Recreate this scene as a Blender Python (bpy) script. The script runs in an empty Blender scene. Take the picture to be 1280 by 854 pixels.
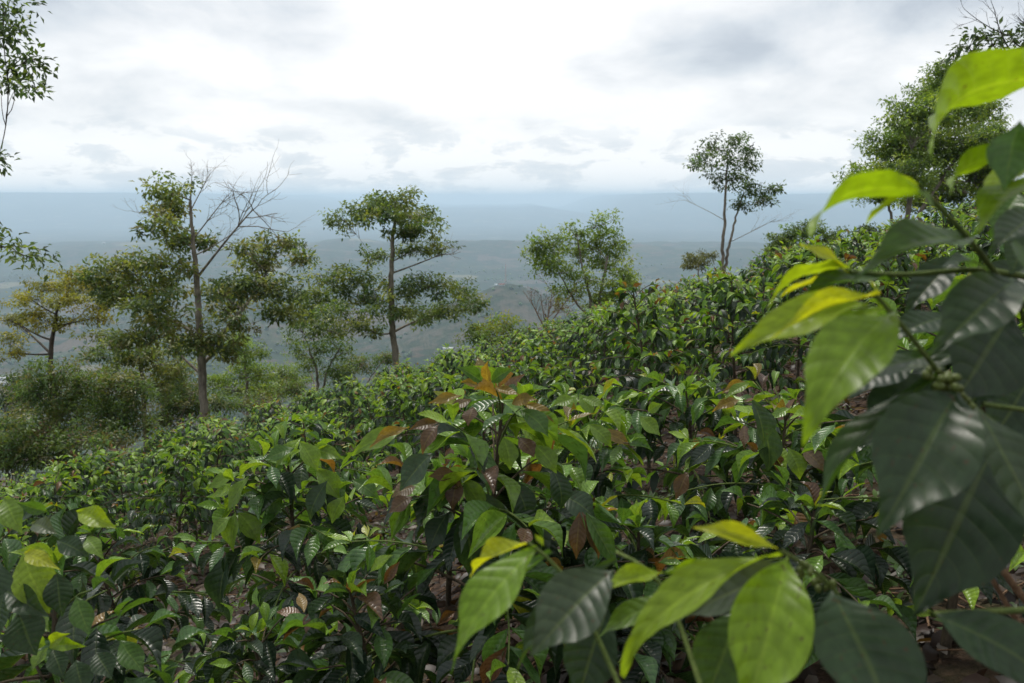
import bpy, math
import numpy as np
from mathutils import Matrix, Vector

# ------------------------------------------------------------------ camera
F = 1005.0                      # focal length in pixels of a 1280 px wide frame
PITCH = math.atan((427 - 248) / F)
EYE = 1.42
CP, SP = math.cos(PITCH), math.sin(PITCH)
scene = bpy.context.scene
col = scene.collection
cam_d = bpy.data.cameras.new('camera')
cam = bpy.data.objects.new('camera', cam_d)
col.objects.link(cam)
cam.location = (0, 0, EYE)
cam.rotation_euler = (math.pi / 2 - PITCH, 0, 0)
cam_d.sensor_width = 36
cam_d.lens = 36 * F / 1280
cam_d.clip_start = 0.05
cam_d.clip_end = 120000
cam_d.dof.use_dof = True
cam_d.dof.focus_distance = 3.6
cam_d.dof.aperture_fstop = 5.6
scene.camera = cam
scene.render.resolution_x, scene.render.resolution_y = 1024, 683

# ------------------------------------------------------------------ world
SUN_EL, SUN_AZ = math.radians(60), math.radians(-20)     # azimuth from +Y towards +X
w = bpy.data.worlds.new('World')
scene.world = w
w.use_nodes = True
nt = w.node_tree
nt.nodes.clear()


def NN(t, kind, **kw):
    n = t.nodes.new(kind)
    for k, v in kw.items():
        setattr(n, k, v)
    return n


def math_node(t, op, a, b=None, clamp=False):
    n = t.nodes.new('ShaderNodeMath')
    n.operation = op
    n.use_clamp = clamp
    for i, v in enumerate((a, b)):
        if v is None:
            continue
        if isinstance(v, (int, float)):
            n.inputs[i].default_value = v
        else:
            t.links.new(v, n.inputs[i])
    return n.outputs[0]


def ramp(t, fac, stops, interp='LINEAR'):
    n = t.nodes.new('ShaderNodeValToRGB')
    n.color_ramp.interpolation = interp
    e = n.color_ramp.elements
    while len(e) < len(stops):
        e.new(0.5)
    for i, (p, c) in enumerate(stops):
        e[i].position = p
        e[i].color = (c[0], c[1], c[2], 1) if not isinstance(c, (int, float)) else (c, c, c, 1)
    t.links.new(fac, n.inputs[0])
    return n.outputs[0]


def maprange(t, v, a, b, c=0.0, d=1.0, smooth=False):
    n = t.nodes.new('ShaderNodeMapRange')
    n.interpolation_type = 'SMOOTHSTEP' if smooth else 'LINEAR'
    t.links.new(v, n.inputs[0])
    for i, x in enumerate((a, b, c, d)):
        n.inputs[i + 1].default_value = x
    return n.outputs[0]


def mixc(t, f, a, b, blend='MIX'):
    n = t.nodes.new('ShaderNodeMix')
    n.data_type = 'RGBA'
    n.blend_type = blend
    for s, v in ((n.inputs[0], f), (n.inputs[6], a), (n.inputs[7], b)):
        if isinstance(v, (int, float)):
            s.default_value = v
        elif isinstance(v, tuple):
            s.default_value = (v[0], v[1], v[2], 1)
        else:
            t.links.new(v, s)
    return n.outputs[2]


def noise(t, vec, scale, detail=4, rough=0.5, lac=2.0, dist=0.0):
    n = t.nodes.new('ShaderNodeTexNoise')
    n.inputs['Scale'].default_value = scale
    n.inputs['Detail'].default_value = detail
    n.inputs['Roughness'].default_value = rough
    n.inputs['Lacunarity'].default_value = lac
    n.inputs['Distortion'].default_value = dist
    if vec is not None:
        t.links.new(vec, n.inputs['Vector'])
    return n.outputs['Fac']


sky = NN(nt, 'ShaderNodeTexSky', sky_type='NISHITA', sun_disc=False, sun_elevation=SUN_EL, sun_rotation=SUN_AZ)
bg_sky = NN(nt, 'ShaderNodeBackground')
bg_sky.inputs[1].default_value = 0.1
nt.links.new(sky.outputs[0], bg_sky.inputs[0])
tc = NN(nt, 'ShaderNodeTexCoord')
sep = NN(nt, 'ShaderNodeSeparateXYZ')
nt.links.new(tc.outputs['Generated'], sep.inputs[0])
zz = math_node(nt, 'MAXIMUM', sep.outputs[2], 0.0)
zz = math_node(nt, 'ADD', zz, 0.30)
cx = math_node(nt, 'DIVIDE', sep.outputs[0], zz)
cy = math_node(nt, 'DIVIDE', sep.outputs[1], zz)
comb = NN(nt, 'ShaderNodeCombineXYZ')
nt.links.new(cx, comb.inputs[0])
nt.links.new(cy, comb.inputs[1])
comb.inputs[2].default_value = 11.4
cloud_big = noise(nt, comb.outputs[0], 1.1, 3, 0.5)
cloud_mid = noise(nt, comb.outputs[0], 2.6, 7, 0.55, 2.1, 0.3)
# puffy relief of the cloud undersides, in direction space
mp = NN(nt, 'ShaderNodeMapping')
mp.inputs['Scale'].default_value = (5, 5, 9)
nt.links.new(tc.outputs['Generated'], mp.inputs[0])
puff = noise(nt, mp.outputs[0], 1.0, 6, 0.55, 2.0, 0.4)
s1 = math_node(nt, 'MULTIPLY', cloud_big, 0.5)
s2 = math_node(nt, 'MULTIPLY', cloud_mid, 0.28)
s3 = math_node(nt, 'MULTIPLY', puff, 0.22)
cl = math_node(nt, 'ADD', math_node(nt, 'ADD', s1, s2), s3)
ccol = ramp(nt, cl, [(0.39, (0.44, 0.48, 0.53)), (0.44, (0.58, 0.615, 0.65)), (0.48, (0.70, 0.715, 0.73)),
                     (0.535, (0.84, 0.84, 0.84))])
# row of small heaped clouds low above the horizon, all the way round
mp2 = NN(nt, 'ShaderNodeMapping')
mp2.inputs['Scale'].default_value = (11, 11, 34)
nt.links.new(tc.outputs['Generated'], mp2.inputs[0])
heap = noise(nt, mp2.outputs[0], 1.0, 10, 0.62, 2.1, 0.3)
hcol = ramp(nt, heap, [(0.37, (0.62, 0.66, 0.70)), (0.45, (0.68, 0.71, 0.74)), (0.475, (0.76, 0.77, 0.78)), (0.515, (0.87, 0.87, 0.87))])
hm = math_node(nt, 'MULTIPLY', maprange(nt, sep.outputs[2], 0.045, 0.11, 0.95, 0.0, True), 1.0)
ccol = mixc(nt, hm, ccol, hcol)
bg_cl = NN(nt, 'ShaderNodeBackground')
bg_cl.inputs[1].default_value = 1.0
nt.links.new(ccol, bg_cl.inputs[0])
mixs = NN(nt, 'ShaderNodeMixShader')
mixs.inputs[0].default_value = 0.93
nt.links.new(bg_sky.outputs[0], mixs.inputs[1])
nt.links.new(bg_cl.outputs[0], mixs.inputs[2])
wo = NN(nt, 'ShaderNodeOutputWorld')
nt.links.new(mixs.outputs[0], wo.inputs[0])

sun_d = bpy.data.lights.new('sun', 'SUN')
sun_d.energy = 2.3
sun_d.angle = math.radians(11)
sun_d.color = (1.0, 0.95, 0.86)
sun = bpy.data.objects.new('sun', sun_d)
col.objects.link(sun)
sdir = Vector((math.sin(SUN_AZ) * math.cos(SUN_EL), math.cos(SUN_AZ) * math.cos(SUN_EL), math.sin(SUN_EL)))
sun.rotation_euler = sdir.to_track_quat('Z', 'Y').to_euler()

scene.view_settings.view_transform = 'Standard'
scene.view_settings.look = 'None'
scene.view_settings.exposure = 0.38
scene.view_settings.gamma = 1.0
scene.view_settings.use_curve_mapping = False
scene.render.engine = 'CYCLES'
cy_ = scene.cycles
cy_.use_denoising = True
cy_.max_bounces = 6
cy_.diffuse_bounces = 3
cy_.glossy_bounces = 2
cy_.transmission_bounces = 3
cy_.volume_bounces = 6
cy_.transparent_max_bounces = 4
cy_.sample_clamp_indirect = 4.0
cy_.use_adaptive_sampling = False


# ------------------------------------------------------------------ helpers
def at(px, py, Y):
    """point at ground distance Y (metres ahead) seen at a pixel of the 1280x854 frame"""
    a, v = (px - 640) / F, (427 - py) / F
    d = np.array([a, CP + v * SP, -SP + v * CP])
    return np.array([0, 0, EYE]) + d * (Y / d[1])


def nrm(v):
    v = np.asarray(v, float)
    return v / (np.linalg.norm(v) + 1e-12)


def mesh_from(name, verts, faces, mat=None, smooth=True, uv=None, colr=None, mats=None, midx=None):
    """verts (N,3); faces: list of index arrays, each (M,k)"""
    me = bpy.data.meshes.new(name)
    verts = np.asarray(verts, np.float32)
    me.vertices.add(len(verts))
    me.vertices.foreach_set('co', verts.ravel())
    loops, starts, n = [], [], 0
    for f in faces:
        f = np.asarray(f, np.int32)
        if len(f) == 0:
            continue
        k = f.shape[1]
        loops.append(f.ravel())
        starts.append(n + np.arange(len(f), dtype=np.int32) * k)
        n += f.size
    loops = np.concatenate(loops)
    starts = np.concatenate(starts)
    me.loops.add(n)
    me.loops.foreach_set('vertex_index', loops)
    me.polygons.add(len(starts))
    me.polygons.foreach_set('loop_start', starts)
    if smooth:
        me.polygons.foreach_set('use_smooth', np.ones(len(starts), bool))
    if midx is not None:
        me.polygons.foreach_set('material_index', np.asarray(midx, np.int32))
    if uv is not None:
        l = me.uv_layers.new(name='UVMap')
        l.data.foreach_set('uv', np.asarray(uv, np.float32)[loops].ravel())
    if colr is not None:
        a = me.color_attributes.new('Col', 'FLOAT_COLOR', 'POINT')
        c = np.ones((len(verts), 4), np.float32)
        c[:, :3] = colr
        a.data.foreach_set('color', c.ravel())
    me.update(calc_edges=True)
    for m in (mats or ([mat] if mat else [])):
        me.materials.append(m)
    return me


def link(name, data, parent=None, loc=None):
    o = bpy.data.objects.new(name, data)
    col.objects.link(o)
    if parent is not None:
        o.parent = parent
    if loc is not None:
        o.location = loc
    return o


def tag(o, label=None, cat=None, group=None, kind=None):
    if label:
        o['label'] = label
    if cat:
        o['category'] = cat
    if group:
        o['group'] = group
    if kind:
        o['kind'] = kind
    return o


class Tubes:
    """collects tapered tubes into one mesh"""

    def __init__(s):
        s.v, s.f, s.n = [], [], 0

    def add(s, pts, radii, sides=6, wob=0.0, rng=None):
        pts = np.asarray(pts, float)
        m = len(pts)
        radii = np.broadcast_to(np.asarray(radii, float), (m,)) if np.ndim(radii) else np.full(m, radii)
        tang = np.gradient(pts, axis=0)
        tang /= np.linalg.norm(tang, axis=1)[:, None] + 1e-12
        ref = np.array([0.31, 0.95, 0.05]) if abs(tang[0][2]) > 0.7 else np.array([0, 0, 1.0])
        a = np.cross(tang, ref)
        a /= np.linalg.norm(a, axis=1)[:, None] + 1e-12
        b = np.cross(tang, a)
        th = np.linspace(0, 2 * np.pi, sides, endpoint=False)
        r = radii[:, None] * np.ones((m, sides))
        if wob and rng is not None:
            r = r * (1 + wob * rng.standard_normal((m, sides)))
        ring = pts[:, None, :] + r[:, :, None] * (np.cos(th)[None, :, None] * a[:, None, :] + np.sin(th)[None, :, None] * b[:, None, :])
        base = s.n
        s.v.append(ring.reshape(-1, 3))
        i = np.arange(m - 1)[:, None] * sides
        j = np.arange(sides)[None, :]
        k = (j + 1) % sides
        q = np.stack([i + j, i + k, i + sides + k, i + sides + j], -1).reshape(-1, 4) + base
        s.f.append(q)
        s.n += m * sides

    def mesh(s, name, mat):
        return mesh_from(name, np.concatenate(s.v), [np.concatenate(s.f)], mat)


def bez(p0, p1, p2, n):
    t = np.linspace(0, 1, n)[:, None]
    return (1 - t) ** 2 * p0 + 2 * t * (1 - t) * p1 + t * t * p2


def resample(pts, n):
    pts = np.asarray(pts, float)
    d = np.r_[0, np.cumsum(np.linalg.norm(np.diff(pts, axis=0), axis=1))]
    t = np.linspace(0, d[-1], n)
    # smooth by Catmull-like double linear interpolation
    out = np.stack([np.interp(t, d, pts[:, k]) for k in range(3)], 1)
    for _ in range(2):
        out[1:-1] = 0.25 * out[:-2] + 0.5 * out[1:-1] + 0.25 * out[2:]
    return out


# value noise for the terrain
_rt = np.random.default_rng(5).random((256, 256))


def vnoise(x, y):
    xi, yi = np.floor(x).astype(int), np.floor(y).astype(int)
    fx, fy = x - xi, y - yi
    fx, fy = fx * fx * (3 - 2 * fx), fy * fy * (3 - 2 * fy)
    g = lambda a, b: _rt[a & 255, b & 255]
    return (g(xi, yi) * (1 - fx) + g(xi + 1, yi) * fx) * (1 - fy) + (g(xi, yi + 1) * (1 - fx) + g(xi + 1, yi + 1) * fx) * fy


def fbm(x, y, o=4):
    s, a = 0, 0.5
    for k in range(o):
        s = s + a * vnoise(x * 2 ** k + 17.3 * k, y * 2 ** k + 9.1 * k)
        a *= 0.5
    return s


def ridged(x, y, o=4):
    s, a = 0, 0.5
    for k in range(o):
        s = s + a * (1 - np.abs(2 * vnoise(x * 2 ** k + 31.7 * k, y * 2 ** k + 5.9 * k) - 1))
        a *= 0.5
    return s


SX, SY = 0.28, 0.165            # slope of the hillside: up to the right, down ahead


def H(X, Y):
    X, Y = np.asarray(X, float), np.asarray(Y, float)
    Xc = np.where(X > 22, 22 + 14 * np.tanh((X - 22) / 14), X)
    Yc = np.where(Y < -15, -15 + 30 * np.tanh((Y + 15) / 30), Y)
    h = SX * Xc - SY * Yc
    h = h + 0.14 * (fbm(X * 0.45 + 40, Y * 0.45 + 40, 3) - 0.44)
    crest = 25 + 0.55 * np.clip(X, 0, 40) - 0.1 * np.clip(X, -40, 0)
    s = np.clip(Y - crest, 0, None)
    h = h - np.where(s < 22, 0.011 * s * s, 0.011 * 484 + 0.484 * (s - 22))
    # valley floor and its hills
    floor = -500 + 0 * X
    floor = floor + 230 * (ridged(X / 1300 + 3, Y / 1300 + 8, 5) - 0.45) * np.clip((6500 - Y) / 3000, 0.15, 1)
    floor = floor + 360 * (ridged(X / 2600 + 11, Y / 2100 + 2, 6) - 0.42) * np.clip((Y - 4200) / 1500, 0, 1) * np.clip((9500 - Y) / 2500, 0, 1)
    # knoll with the mast
    for hx, hy, top, wd, dp in ((-15, 2500, -262, 300, 420), (900, 2050, -190, 330, 420), (-900, 2900, -330, 500, 600)):
        d = np.sqrt(((X - hx) / wd) ** 2 + ((Y - hy) / dp) ** 2)
        rr = 26 * (ridged(X / 120 + hx, Y / 120, 4) - 0.45) * np.clip(d * 2.2, 0.12, 1)
        hill = -560 + (top + 560) * np.clip(1 - 0.55 * np.sqrt(d * d + 0.02), 0, 1) ** 1.0 + 0.55 * 0.141 * (top + 560) + rr
        k = 25.0
        floor = np.where(np.abs(X) + np.abs(Y) < 9000, np.logaddexp(floor / k, hill / k) * k, floor)
    # far cordillera
    far = -560 + (575 + 1700 * (fbm(X / 5200 + 7, 0 * Y + 3.3, 4) - 0.45)) * np.clip((Y - 13500) / 6500, 0, 1) ** 0.8 + 260 * (ridged(X / 3600, Y / 3600, 5) - 0.5) * np.clip((Y - 12500) / 3000, 0, 1) * np.clip((21000 - Y) / 5000, 0, 1)
    floor = np.maximum(floor, far)
    k = np.clip(np.hypot(X, Y) * 0.05, 0.2, 30)
    return np.logaddexp(h / k, np.minimum(floor, 130) / k) * k


# ------------------------------------------------------------------ materials
def new_mat(name):
    m = bpy.data.materials.new(name)
    m.use_nodes = True
    t = m.node_tree
    t.nodes.clear()
    out = t.nodes.new('ShaderNodeOutputMaterial')
    return m, t, out


def principled(t, color, rough=0.5, spec=0.5, bump=None, bstr=0.3, bdist=0.02):
    p = t.nodes.new('ShaderNodeBsdfPrincipled')
    if isinstance(color, tuple):
        p.inputs['Base Color'].default_value = (*color, 1)
    else:
        t.links.new(color, p.inputs['Base Color'])
    if isinstance(rough, (int, float)):
        p.inputs['Roughness'].default_value = rough
    else:
        t.links.new(rough, p.inputs['Roughness'])
    p.inputs['Specular IOR Level'].default_value = spec
    if bump is not None:
        b = t.nodes.new('ShaderNodeBump')
        b.inputs['Strength'].default_value = bstr
        b.inputs['Distance'].default_value = bdist
        t.links.new(bump, b.inputs['Height'])
        t.links.new(b.outputs[0], p.inputs['Normal'])
    return p


def leaf_mat(name, source, veins=True, gloss=0.36, trans=0.3, spec=0.5, hue_rand=0.0, bstr=0.26):
    m, t, out = new_mat(name)
    if source == 'object':
        oi = t.nodes.new('ShaderNodeObjectInfo')
        base, rnd = oi.outputs['Color'], oi.outputs['Random']
    else:
        at_ = t.nodes.new('ShaderNodeAttribute')
        at_.attribute_name = 'Col'
        base = at_.outputs['Color']
        rnd = t.nodes.new('ShaderNodeObjectInfo').outputs['Random']
    bump = None
    if hue_rand:
        k = maprange(t, rnd, 0, 1, 1 - hue_rand, 1 + hue_rand)
        hs = t.nodes.new('ShaderNodeHueSaturation')
        t.links.new(base, hs.inputs['Color'])
        t.links.new(k, hs.inputs['Value'])
        t.links.new(maprange(t, rnd, 0, 1, 0.5 + hue_rand * 0.06, 0.5 - hue_rand * 0.06), hs.inputs['Hue'])
        base = hs.outputs[0]
    if veins:
        uv = t.nodes.new('ShaderNodeTexCoord')
        sp = t.nodes.new('ShaderNodeSeparateXYZ')
        t.links.new(uv.outputs['UV'], sp.inputs[0])
        tt = sp.outputs[0]
        av = math_node(t, 'ABSOLUTE', math_node(t, 'SUBTRACT', math_node(t, 'MULTIPLY', sp.outputs[1], 2.0), 1.0))
        ph = math_node(t, 'SUBTRACT', tt, math_node(t, 'MULTIPLY', math_node(t, 'POWER', av, 1.4), 0.13))
        sn = math_node(t, 'ABSOLUTE', math_node(t, 'SINE', math_node(t, 'MULTIPLY', ph, math.pi * 9.0)))
        lat = maprange(t, sn, 0.02, 0.22, 1, 0, True)
        lat = math_node(t, 'MULTIPLY', lat, maprange(t, av, 0.55, 1.0, 1, 0.1, True))
        mid = maprange(t, av, 0.035, 0.085, 1, 0, True)
        vein = math_node(t, 'MAXIMUM', mid, math_node(t, 'MULTIPLY', lat, 0.36))
        bump = math_node(t, 'SUBTRACT', math_node(t, 'POWER', sn, 0.6), math_node(t, 'MULTIPLY', mid, 0.9))
        nz = noise(t, uv.outputs['Object'], 9, 4, 0.6)
        blotch = maprange(t, nz, 0.32, 0.7, 0.72, 1.2)
        base = mixc(t, 1.0, base, blotch, 'MULTIPLY')
        # a paler, yellower vein; small brown specks on some leaves
        pale_vein = mixc(t, 1.0, base, (1.5, 1.45, 1.15), 'MULTIPLY')
        pale_vein = mixc(t, 0.25, pale_vein, (0.16, 0.20, 0.06))
        base = mixc(t, math_node(t, 'MULTIPLY', vein, 0.75), base, pale_vein)
        sp_n = noise(t, uv.outputs['Object'], 17, 2, 0.5)
        spots = math_node(t, 'MULTIPLY', maprange(t, sp_n, 0.68, 0.715, 0, 1), maprange(t, rnd, 0.3, 0.45, 0, 0.85))
        base = mixc(t, spots, base, (0.07, 0.04, 0.02))
        fine = noise(t, uv.outputs['Object'], 60, 2, 0.5)
        bump = math_node(t, 'ADD', bump, math_node(t, 'MULTIPLY', fine, 0.12))
        rough = maprange(t, nz, 0.3, 0.75, gloss - 0.05, gloss + 0.12)
    else:
        rough = gloss
    p = principled(t, base, rough, spec, bump, bstr, 0.004)
    tr = t.nodes.new('ShaderNodeBsdfTranslucent')
    tcol = mixc(t, 1.0, base, (1.9, 1.75, 0.55), 'MULTIPLY')
    t.links.new(tcol, tr.inputs[0])
    mx = t.nodes.new('ShaderNodeMixShader')
    mx.inputs[0].default_value = trans
    t.links.new(p.outputs[0], mx.inputs[1])
    t.links.new(tr.outputs[0], mx.inputs[2])
    t.links.new(mx.outputs[0], out.inputs[0])
    return m


def bark_mat(name, c1, c2, scale=14):
    m, t, out = new_mat(name)
    tc_ = t.nodes.new('ShaderNodeTexCoord')
    mp_ = t.nodes.new('ShaderNodeMapping')
    mp_.inputs['Scale'].default_value = (1, 1, 0.3)
    t.links.new(tc_.outputs['Object'], mp_.inputs[0])
    n1 = noise(t, mp_.outputs[0], scale, 6, 0.65)
    n2 = noise(t, tc_.outputs['Object'], scale * 0.22, 3, 0.6)
    f = math_node(t, 'ADD', math_node(t, 'MULTIPLY', n1, 0.55), math_node(t, 'MULTIPLY', n2, 0.45))
    c = ramp(t, f, [(0.36, c1), (0.62, c2)])
    p = principled(t, c, 0.85, 0.25, n1, 0.6, 0.03)
    t.links.new(p.outputs[0], out.inputs[0])
    return m


M_LEAF = leaf_mat('coffee_leaf', 'object', True, 0.36, 0.48, 0.4, 0.0, 0.2)
M_LEAF_MID = leaf_mat('coffee_leaf_mid', 'object', True, 0.29, 0.30, 0.55, 0.0, 0.36)
M_LEAF_FAR = leaf_mat('coffee_leaf_far', 'attr', False, 0.47, 0.36, 0.38, 0.16)
M_TREE = leaf_mat('tree_leaf', 'attr', False, 0.45, 0.40, 0.4)
M_BARK = bark_mat('bark_grey', (0.07, 0.06, 0.046), (0.28, 0.25, 0.20), 12)
M_BARK_D = bark_mat('bark_dark', (0.025, 0.02, 0.016), (0.10, 0.085, 0.065), 14)
M_BARK_P = bark_mat('bark_pale', (0.11, 0.10, 0.075), (0.32, 0.29, 0.22), 12)
M_STEM = bark_mat('coffee_wood', (0.035, 0.028, 0.02), (0.13, 0.10, 0.065), 50)
M_GREENSTEM = bark_mat('green_shoot', (0.07, 0.11, 0.025), (0.13, 0.17, 0.045), 60)
M_DRYTWIG = bark_mat('dry_twig', (0.10, 0.055, 0.03), (0.24, 0.15, 0.09), 50)


def simple_mat(name, c, rough=0.7, var=0.25, scale=3):
    m, t, out = new_mat(name)
    tc_ = t.nodes.new('ShaderNodeTexCoord')
    n = noise(t, tc_.outputs['Object'], scale, 4, 0.6)
    k = maprange(t, n, 0.3, 0.7, 1 - var, 1 + var)
    p = principled(t, mixc(t, 1.0, c, k, 'MULTIPLY'), rough, 0.3)
    t.links.new(p.outputs[0], out.inputs[0])
    return m


# ------------------------------------------------------------------ ground
def soil_material():
    m, t, out = new_mat('soil')
    g = t.nodes.new('ShaderNodeNewGeometry')
    n1 = noise(t, g.outputs['Position'], 1.1, 5, 0.6)
    n2 = noise(t, g.outputs['Position'], 22, 5, 0.65)
    c = ramp(t, n2, [(0.3, (0.022, 0.014, 0.010)), (0.5, (0.055, 0.034, 0.023)), (0.7, (0.115, 0.072, 0.048))])
    c = mixc(t, maprange(t, n1, 0.5, 0.66, 0, 0.75), c, (0.03, 0.045, 0.014))
    p = principled(t, c, 0.95, 0.2, n2, 0.9, 0.05)
    t.links.new(p.outputs[0], out.inputs[0])
    return m


def valley_material():
    m, t, out = new_mat('valley_land')
    g = t.nodes.new('ShaderNodeNewGeometry')
    pos = g.outputs['Position']
    mp_ = t.nodes.new('ShaderNodeMapping')
    mp_.inputs['Scale'].default_value = (1, 1, 0.0)
    t.links.new(pos, mp_.inputs[0])
    vo = t.nodes.new('ShaderNodeTexVoronoi')
    vo.inputs['Scale'].default_value = 1 / 170
    t.links.new(mp_.outputs[0], vo.inputs['Vector'])
    sepc = t.nodes.new('ShaderNodeSeparateColor')
    t.links.new(vo.outputs['Color'], sepc.inputs[0])
    field = ramp(t, sepc.outputs[0], [(0.0, (0.03, 0.05, 0.022)), (0.3, (0.05, 0.075, 0.03)), (0.55, (0.10, 0.105, 0.05)),
                                      (0.75, (0.15, 0.105, 0.07)), (0.92, (0.26, 0.23, 0.14))], 'CONSTANT')
    n1 = noise(t, pos, 1 / 420, 7, 0.62)
    n2 = noise(t, pos, 1 / 60, 5, 0.65)
    n3 = noise(t, pos, 1 / 14, 4, 0.65)
    forest = ramp(t, n3, [(0.35, (0.018, 0.032, 0.014)), (0.65, (0.06, 0.085, 0.03))])
    soil = ramp(t, n2, [(0.3, (0.085, 0.05, 0.036)), (0.7, (0.17, 0.11, 0.08))])
    c = mixc(t, maprange(t, n1, 0.46, 0.56, 0, 1), forest, field)
    c = mixc(t, maprange(t, n2, 0.54, 0.62, 0, 0.8), c, soil)
    c = mixc(t, maprange(t, n3, 0.52, 0.6, 0, 0.55), c, (0.02, 0.038, 0.016))
    sn_ = t.nodes.new('ShaderNodeSeparateXYZ')
    t.links.new(g.outputs['True Normal'], sn_.inputs[0])
    steep = math_node(t, 'MULTIPLY', maprange(t, sn_.outputs[2], 0.975, 0.93, 0, 1), maprange(t, n2, 0.42, 0.55, 0, 0.8))
    c = mixc(t, steep, c, (0.145, 0.12, 0.085))
    c = mixc(t, 1.0, c, (0.62, 0.66, 0.66), 'MULTIPLY')
    p = principled(t, c, 0.95, 0.1, n2, 0.6, 12)
    t.links.new(p.outputs[0], out.inputs[0])
    return m


def make_ground():
    # polar sheet, finer in front
    r = [0.0]
    x = 0.12
    while x < 34000:
        r.append(x)
        x *= 1.03 if x > 1200 else 1.045
    r = np.array(r[1:])
    th = np.r_[np.linspace(-math.radians(44), math.radians(44), 420), np.linspace(math.radians(44), 2 * math.pi - math.radians(44), 90)[1:-1]]
    R, T = np.meshgrid(r, th, indexing='ij')
    X, Y = R * np.sin(T), R * np.cos(T)
    Z = H(X, Y)
    v = np.stack([X, Y, Z], -1).reshape(-1, 3)
    n = len(th)
    i = np.arange(len(r) - 1)[:, None] * n
    j = np.arange(n)[None, :]
    k = (j + 1) % n
    q = np.stack([i + j, i + k, i + n + k, i + n + j], -1).reshape(-1, 4)
    q = q[:, ::-1]
    c0 = len(v)
    v = np.vstack([v, [[0, 0, float(H(0, 0))]]])
    tri = np.stack([np.full(n, c0), (np.arange(n) + 1) % n, np.arange(n)], -1)
    mi = np.r_[(np.repeat(r[:-1], n) > 70).astype(int), np.zeros(n, int)]
    me = mesh_from('ground', v, [q, tri], mats=[soil_material(), valley_material()], midx=mi)
    o = link('ground', me)
    tag(o, kind='structure')


make_ground()


# ------------------------------------------------------------------ leaf shapes
def leaf_profile(t):
    t = np.clip(t, 0, 1)
    w_ = np.sin(np.pi * t ** 0.98) ** 1.12
    tip = np.clip((t - 0.70) / 0.30, 0, 1)
    w_ = w_ * (1 - 0.42 * tip * (1 - tip) * 2.2)
    return 0.5 * w_ + 0.008 * (1 - t)


def leaf_mesh(name, nl, nw, arch, fold, rip, nrip, seed, mat, twist=0.0):
    """unit leaf: stalk at the origin, tip at (1,0,0), width about 1 (scaled later)"""
    rng = np.random.default_rng(seed)
    t = np.linspace(0, 1, nl + 1) ** 0.95
    s = np.linspace(-1, 1, nw + 1)
    Tt, S = np.meshgrid(t, s, indexing='ij')
    hw = leaf_profile(Tt)
    A = np.abs(S)
    ph = Tt - 0.13 * A ** 1.4
    z = arch * 4 * Tt * (1 - Tt) * (0.8 + 0.4 * Tt)
    z = z + fold * A ** 1.3 * hw * 2
    z = z + rip * (np.abs(np.sin(np.pi * nrip * ph)) - 0.6) * np.sin(np.pi * np.clip(A, 0, 1) * 0.72) * (4 * Tt * (1 - Tt)) ** 0.5
    p1, p2 = rng.uniform(0, 6.28, 2)
    z = z + 0.036 * A ** 2 * np.where(S > 0, np.sin(11 * Tt + p1), np.sin(10 * Tt + p2)) * (1 - Tt * 0.5)
    y = S * hw
    y = y + 0.025 * np.sin(3 * Tt + p1) * 4 * Tt * (1 - Tt)
    z = z + twist * S * hw * (Tt - 0.3)
    v = np.stack([Tt, y, z], -1).reshape(-1, 3)
    uv = np.stack([Tt, S * 0.5 + 0.5], -1).reshape(-1, 2)
    m = nw + 1
    i = np.arange(nl)[:, None] * m
    j = np.arange(nw)[None, :]
    q = np.stack([i + j, i + m + j, i + m + j + 1, i + j + 1], -1).reshape(-1, 4)
    return mesh_from(name, v, [q], mat, uv=uv)


HERO = [leaf_mesh('leaf_close_%d' % k, 40, 10, a, f, 0.007, 9, 50 + k, M_LEAF, tw)
        for k, (a, f, tw) in enumerate([(0.06, 0.08, 0.0), (0.11, 0.05, 0.2), (0.03, 0.05, -0.2), (0.16, 0.04, -0.15), (0.08, 0.12, 0.1)])]
MIDL = [leaf_mesh('leaf_shape_%d' % k, 10, 4, a, f, 0.012, 5, 80 + k, M_LEAF_MID, tw)
        for k, (a, f, tw) in enumerate([(0.06, 0.12, 0.0), (0.13, 0.18, 0.3), (0.03, 0.06, -0.3), (0.16, 0.25, -0.2), (0.09, 0.32, 0.2), (0.2, 0.15, 0.0)])]

# small templates for joined foliage
TPL8_V = np.array([[0, 0, 0], [0.3, -0.42, 0.09], [0.3, 0, 0.05], [0.3, 0.42, 0.09], [0.66, -0.36, 0.05], [0.66, 0, 0.02], [0.66, 0.36, 0.05], [1, 0, -0.10]])
TPL8_F = np.array([[0, 1, 2], [0, 2, 3], [1, 4, 5], [1, 5, 2], [2, 5, 6], [2, 6, 3], [4, 7, 5], [5, 7, 6]])
TPL4_V = np.array([[0, 0, 0], [0.42, -0.5, 0.10], [1, 0, -0.12], [0.42, 0.5, 0.10]])
TPL4_F = np.array([[0, 1, 2], [0, 2, 3]])


def frames(d, n):
    d = d / (np.linalg.norm(d, axis=1)[:, None] + 1e-12)
    n = n - (n * d).sum(1)[:, None] * d
    n = n / (np.linalg.norm(n, axis=1)[:, None] + 1e-9)
    s = np.cross(n, d)
    return d, s, n


def leaves_mesh(name, P, D, N, L, W, C, mat, tpl=4):
    tv, tf = (TPL4_V, TPL4_F) if tpl == 4 else (TPL8_V, TPL8_F)
    d, s, n = frames(D, N)
    k = len(P)
    v = P[:, None, :] + tv[None, :, 0:1] * (d * L[:, None])[:, None, :] + tv[None, :, 1:2] * (s * W[:, None])[:, None, :] + tv[None, :, 2:3] * (n * L[:, None])[:, None, :]
    f = (tf[None] + (np.arange(k) * len(tv))[:, None, None]).reshape(-1, 3)
    c = np.repeat(C, len(tv), axis=0)
    return mesh_from(name, v.reshape(-1, 3), [f], mat, colr=c, smooth=(tpl == 8))


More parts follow.
